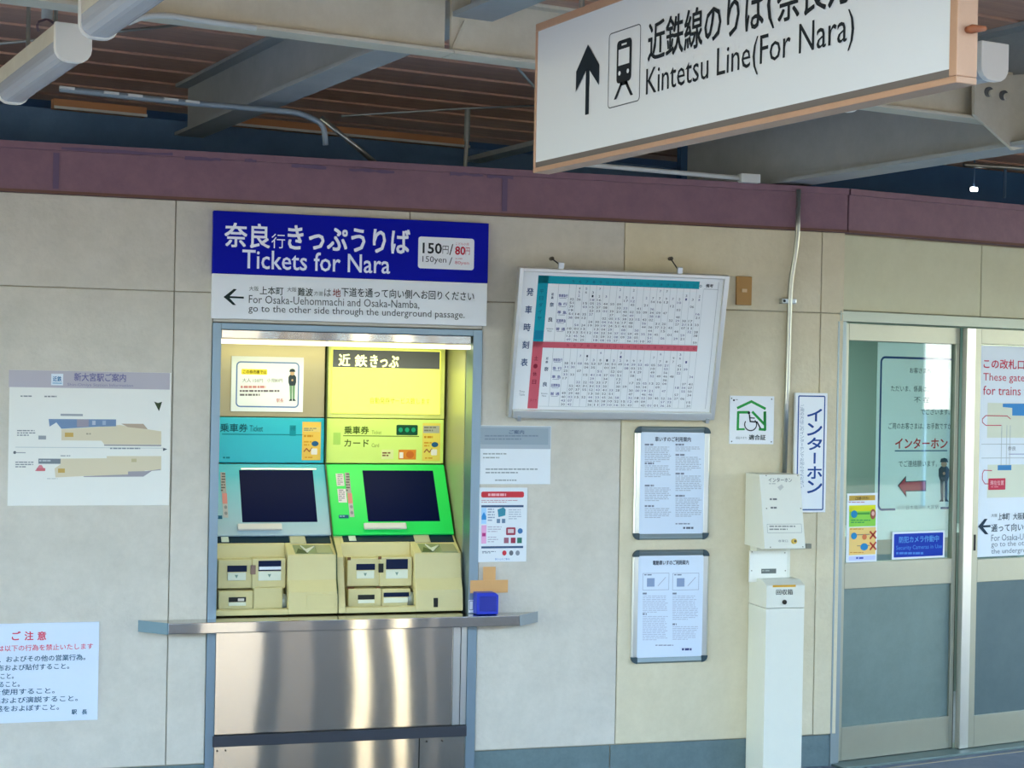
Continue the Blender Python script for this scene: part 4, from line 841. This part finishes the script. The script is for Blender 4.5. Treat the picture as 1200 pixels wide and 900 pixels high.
p.text('この改札口は奈良方面', 1152.5, 422, 1250, 433, RD_, .015); p.text('These gates are', 1152, 438, 1222, 449.5, '#c8485a'); p.text('for trains for Nara', 1152, 453, 1240, 463.5, '#c8485a')
p.rect(1157, 473, 1280, 513, '#d8dcc4'); p.ppoly([(1175, 473), (1280, 473), (1280, 488), (1186, 487), (1186, 478), (1175, 477)], '#3f8cc8', 2); p.rect(1150, 520, 1280, 520.8, '#b0b8b8'); p.rect(1150, 536, 1280, 536.8, '#b0b8b8')
p.rect(1157, 544, 1280, 582, '#d8dcc4'); p.rect(1169, 545, 1185, 551, '#3f84b8', 2); p.round(1158, 560.5, 1178, 574, .004, RD_, 2); p.text('現在位置', 1160, 563, 1176, 568.5, '#f0c0c0', up=4); p.bars(1161, 570, 1175, 572, 1, '#e89098', up=4)
p.line([(1184, 491), (1180, 487.5), (1155, 487), (1151, 491), (1151, 495), (1155, 498.5), (1173, 498.5)], .004, RD_, 3); p.line([(1162, 551.5), (1153, 551), (1151, 555), (1151, 562), (1154, 567), (1158, 567)], .004, RD_, 3)
for x_ in (1173, 1179, 1183): p.rect(x_, 498.5, x_+.7, 545, '#b8c0bc', 2)
p.text('奈良', 1181, 523, 1190, 528, '#5a6468'); p.rect(1182, 531.5, 1280, 532.3, '#8890b0', 2)
p.line([(1149, 617), (1160, 616.5)], .011, '#1c3444', 2); p.ppoly([(1146, 617), (1153.5, 608), (1157, 608), (1151, 617), (1158, 626), (1154, 626)], '#1c3444', 3)
p.text('大阪', 1161.5, 602, 1168.5, 606, '#4a5a60'); p.text('上本町', 1169.5, 601, 1183, 609.5, '#3c4c54', .01); p.text('大阪難波方面は', 1187, 600.5, 1225, 608.5, '#3c4c54', .01); p.text('通って向い側へお回りください', 1161.5, 612.5, 1265, 621.5, '#3c4c54', .01)
p.text('For Osaka-Uehommachi and', 1161.5, 625, 1245, 632.5, '#7a868c'); p.text('go to the other side through', 1161.5, 633, 1250, 640.8, '#7a868c'); p.text('the underground passage.', 1161.5, 641.5, 1240, 649, '#7a868c')
mx_ = 1.58; keepv = p.fr
for i, v_ in enumerate(p.v):
    if v_.x > mx_: p.v[i] = Vector((mx_, v_.y, v_.z))
obj('poster_print', p, None, gt)

# ================================================================ OVERHEAD SIGN
SX = -2.797
SG = Frame((SX, 0, 0), RD(-90)); SG.ex = Vector((0, -1, 0)); SG.ey = Vector((1, 0, 0))
sz0, sz1, su0, su1, sth = 2.40, 2.827, 1.991, 3.69, .05
hs = empty('hanging_direction_sign', (SX+sth/2, -(su0+su1)/2, sz0), RD(-90), 'white hanging direction sign with black arrow and train pictogram', 'sign')
fwid = .022
obj('sign_face', MB(SG).box(su0+fwid*.4, su1-fwid, -.0, .03, sz0+.03, sz1-fwid), mat('sign_face_white', '#dfe4e6', .5), hs)
obj('sign_back', MB(SG).box(su0+fwid*.4, su1-fwid, sth-.03, sth, sz0+.03, sz1-fwid), mat('sign_face_white', '#dfe4e6', .5), hs)
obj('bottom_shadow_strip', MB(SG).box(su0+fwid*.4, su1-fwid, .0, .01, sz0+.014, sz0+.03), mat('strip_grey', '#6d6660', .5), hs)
obj('frame_bottom', MB(SG).box(su0, su1, -.004, sth, sz0, sz0+.014), ORFR, hs, bevel=.002)
obj('frame_top', MB(SG).box(su0, su1, -.004, sth, sz1-fwid, sz1), ORFR, hs, bevel=.002)
obj('frame_end', MB(SG).box(su0, su0+fwid*.4, -.004, sth, sz0+.014, sz1-fwid), ORFR, hs, bevel=.002)
obj('frame_end', MB(SG).box(su1-fwid, su1, -.004, sth, sz0+.014, sz1-fwid), ORFR, hs, bevel=.002)
obj('wing_bolt', MB(SG).tube([(su1-.002, .02, 2.505), (su1+.012, .022, 2.505), (su1+.014, .055, 2.509)], [.006, .009, .005], 10), mat('rust_bolt', '#9c5a38', .6), hs, smooth=True)
for yy_ in (-2.2, -3.45):
    obj('hanger_rod', MB(D).tube([(SX+sth/2, yy_, sz1), (SX+sth/2, yy_, 3.24)], .008, 8), PIPE, hs)
p = Print(SG, 0)
def sat(px, py): return SG.at(px, py, 0)
# arrow
ax0 = sat(675.5, 100)[0]; ax1 = sat(702.5, 95)[0]; axm = (ax0+ax1)/2; azt = sat(690, 52)[1]; azb = sat(687.5, 134.5)[1]; aw = .0095; hh = (azt-azb)*.34
p.poly([(axm-aw, azb), (axm+aw, azb), (axm+aw, azt-.03), (axm-aw, azt-.03)], '#14222c', 2)
p.poly([(axm, azt), (ax1, azt-hh), (ax1, azt-hh-.055), (axm, azt-.062)], '#14222c', 3); p.poly([(axm, azt), (axm, azt-.062), (ax0, azt-hh-.055), (ax0, azt-hh)], '#14222c', 3)
# pictogram
bx = sat(713, 90)[0]; bX = sat(750.5, 80)[0]; bz = sat(731, 123)[1]; bZ = sat(731, 34)[1]
p.lring(bx, bz, bX, bZ, .012, .003, '#5c6468', 1)
W_ = bX-bx; Hb = bZ-bz; cx_ = (bx+bX)/2
tx0, tx1 = bx+W_*.27, bX-W_*.27; tz_t = bZ-Hb*.14; tz_b = bz+Hb*.30
p.poly(rrect(tx0, tz_b, tx1, tz_t, .012), '#1a2228', 2); p.lrect(tx0+W_*.06, tz_t-Hb*.33, tx1-W_*.06, tz_t-Hb*.12, '#dfe4e6', 3); p.lrect(cx_-W_*.08, tz_t-Hb*.075, cx_+W_*.08, tz_t-Hb*.05, '#dfe4e6', 3)
for x_ in (tx0+W_*.1, tx1-W_*.1): p.poly([(x_+.006*cos(t*pi/6), tz_b+Hb*.13+.006*sin(t*pi/6)) for t in range(12)], '#dfe4e6', 3)
p.poly([(cx_-W_*.1, tz_b), (cx_-W_*.02, tz_b), (cx_-W_*.22, bz+Hb*.1), (cx_-W_*.3, bz+Hb*.1)], '#1a2228', 2); p.poly([(cx_+W_*.02, tz_b), (cx_+W_*.1, tz_b), (cx_+W_*.3, bz+Hb*.1), (cx_+W_*.22, bz+Hb*.1)], '#1a2228', 2)
p.lrect(cx_-W_*.12, tz_b-Hb*.04, cx_+W_*.12, tz_b+.001, '#1a2228', 2)
# lettering
eu0 = sat(757.5, 98)[0]; eu1 = sat(1001.5, 35)[0]; eb = sat(765, 113.5)[1]; et = sat(764, 82.5)[1]; asc = (et-eb)
p.ltext('Kintetsu Line(For Nara)', eu0, eb-asc*.18, eu1, et+asc*.12, '#1d252a', 0)
ju0 = sat(760, 50)[0]; ju1 = sat(968, 5)[0]; jb = sat(770, 70)[1]; jt = sat(770, 24.5)[1]
jw = (ju1-ju0); n_c = 8.
p.ltext('近鉄線のりば', ju0, jb, sat(896, 20)[0], jt, '#1d252a', .012)
p.ltext('(', sat(899, 20)[0], jb-.008, sat(908, 20)[0], jt+.008, '#1d252a', .0); jx = sat(911, 20)[0]; cwid = (jt-jb)*.98
p.ltext('奈良方面', jx, jb, jx+cwid*3.6, jt, '#1d252a', .012); p.ltext(')', jx+cwid*3.7, jb-.008, jx+cwid*3.85, jt+.008, '#1d252a', .0)
obj('lettering', p, None, hs)

# ================================================================ LAMPS AND SERVICES UNDER THE ROOF
def lamp(xc, y0, y1, z0, lbl, w=.112, h=.118, rod=True):
    L = empty('fluorescent_lamp', (xc, y0, z0), 0, lbl, 'lamp', 'unlit fluorescent lamps under the roof')
    def prof(w, zb, zt, r):
        return [(xc-w/2, zt), (xc-w/2, zb+r)]+[(xc-w/2+r-r*cos(RD(t)), zb+r-r*sin(RD(t))) for t in (20, 45, 70, 90)]+[(xc+w/2-r+r*cos(RD(t)), zb+r-r*sin(RD(t))) for t in (90, 70, 45, 20, 0)]+[(xc+w/2, zt)]
    top = z0+h
    obj('housing', MB(D).box(xc-w*.46, xc+w*.46, y0+.02, y1-.02, z0+h*.55, top), CREAMP, L, bevel=.003)
    obj('diffuser', MB(D).prism(prof(w*.9, z0+.006, z0+h*.55, .035), y0+.02, y1-.02, 'y'), DIFF, L)
    for e0, e1 in ((y0, y0+.022), (y1-.022, y1)):
        obj('end_cap', MB(D).prism(prof(w, z0, top, .042), e0, e1, 'y'), LAMPW, L, bevel=.003)
    if rod:
        for yy in (y0+.25, y1-.25): obj('hanger_rod', MB(D).tube([(xc, yy, top), (xc, yy, 3.24)], .007, 8), PIPE, L)
    return L
l1 = at_z(86, 73, 2.74); l1e = at_z(14, 123, 2.74)
lamp(l1.x, l1.y, l1e.y, 2.74, 'fluorescent lamp at upper left, farther of the two in line')
l2 = at_z(116, 48, 2.74); lamp(l2.x-.005, l2.y-1.15, l2.y, 2.74, 'fluorescent lamp cut by the top edge, nearer of the two in line')
l3 = at_z(1166, 95, 2.74); lamp(l3.x, l3.y, l3.y+.7, 2.74, 'fluorescent lamp behind the right end of the hanging sign')
# roof conduit with bent end
def wire(name, pts, r, m, lbl, b=.06, cat='pipe'):
    return obj(name, MB(D).tube(bend(pts, b), r, 8), m, smooth=True, label=lbl, cat=cat)
q = [at_y(70, 104, .55), at_y(200, 118.5, .55), at_y(352, 132, .55), at_y(380, 146, .55), at_y(381.5, 170, .55)]
wire('roof_conduit', [tuple(v) for v in q], .013, mat('dull_pipe', '#8d9aa2', .5, .3), 'galvanised conduit under the roof ending in a downward bend')
for px_ in (78, 130, 158, 200, 225): v = at_y(px_, 104+(px_-70)*.11, .53); obj('clip', MB(D).box(v.x-.03, v.x+.03, v.y-.012, v.y, v.z, v.z+.01), CABLE, bpy.data.objects['roof_conduit'])
q = [at_y(155, 22, -1.25), at_y(165, 17, -1.22), at_y(215, 14, -1.2), at_y(300, 25, -1.2)]
wire('girder_cable', [tuple(at_y(x, y, -1.385)) for x, y in ((150, 27), (168, 19), (195, 17.5), (222, 22), (300, 33))], .009, CABLE, 'white cable looping onto the cream roof girder')
hr_ = MB(D)
a_, b_ = at_y(548, 128, .6), at_y(547, 165, .6); hr_.tube([tuple(a_), tuple(b_)], .014, 8); a2, b2 = at_y(547, 165, .6), at_y(545, 196, .6); hr_.tube([tuple(a2), tuple(b2)], .01, 8)
obj('drop_pipe', hr_, PIPE, label='short vertical drop pipe left of the hanging sign', cat='pipe')
wire('thin_roof_wire', [tuple(at_y(400, 136, .7)), tuple(at_y(545, 127, .7)), tuple(at_y(700, 121, .7))], .005, PIPE, 'thin wire crossing under the roof boards left of the sign')
wire('brace_rod', [tuple(at_y(376, 138, .62)), tuple(at_y(439, 190, .62))], .012, PIPE, 'thin slanting brace rod right of the bent conduit')
_p0, _p1 = at_y(607, 80, -.2), at_y(628, 104, -.2); _k = (3.25-_p0.z)/(_p0.z-_p1.z)
wire('brace_rod', [tuple(_p0+(_p0-_p1)*_k), tuple(_p1)], .006, PIPE, 'very thin slanting rod beside the top left of the hanging sign')
wire('thin_roof_wire', [tuple(at_y(-20, 53, .3)), tuple(at_y(60, 45, .3)), tuple(at_y(240, 26, .3))], .006, PIPE, 'thin wire behind the lamps at upper left')
v0 = at_y(56, -14, -.9); v1 = at_y(55, 22, -.9)
hk = empty('lamp_pole', (v1.x, v1.y, v1.z), 0, 'short grey pole with hook hanging from the roof at upper left', 'hanger')
obj('pole', MB(D).tube([tuple(v0), tuple(v1)], .017, 10), GREYP, hk, smooth=True)
obj('arm', MB(D).tube([tuple(at_y(58, -2, -.9)), tuple(at_y(98, 4, -.9))], .014, 8), GREYP, hk)
for s_ in (-1, 1): obj('hook', MB(D).tube([(v1.x, v1.y, v1.z)]+[(v1.x+s_*(.018+.012*sin(t)), v1.y, v1.z-.004-.014*t) for t in (.6, 1.3, 2.0, 2.7)], .004, 6), mat('hook_rust', '#5a4650', .6), hk)
# beyond the right end of the wall: crossing rail, strut and a tiny far lamp
wire('far_rail', [tuple(at_y(1130, 193, 1.0)), tuple(at_y(1230, 199, 1.0))], .014, PIPE, 'grey rail under the roof at the right edge')
wire('far_strut', [tuple(at_y(1178, 196, 1.0)), tuple(at_y(1177, 232, 1.0))], .009, DARKP, 'thin dark strut hanging below the grey rail at right edge')
fl = at_y(1140, 222, 1.05)
flo = obj('far_lamp', MB(D).box(fl.x-.022, fl.x+.022, fl.y-.02, fl.y, fl.z-.012, fl.z+.012), mat('far_lamp_glow', '#ffffff', .5, emit=2.5), label='tiny bright lamp in the dark above the doors', cat='lamp', bevel=.004)
obj('stem', MB(D).tube([(fl.x, fl.y-.01, fl.z+.01), (fl.x, fl.y-.01, 3.25)], .004, 6), DARKP, flo)
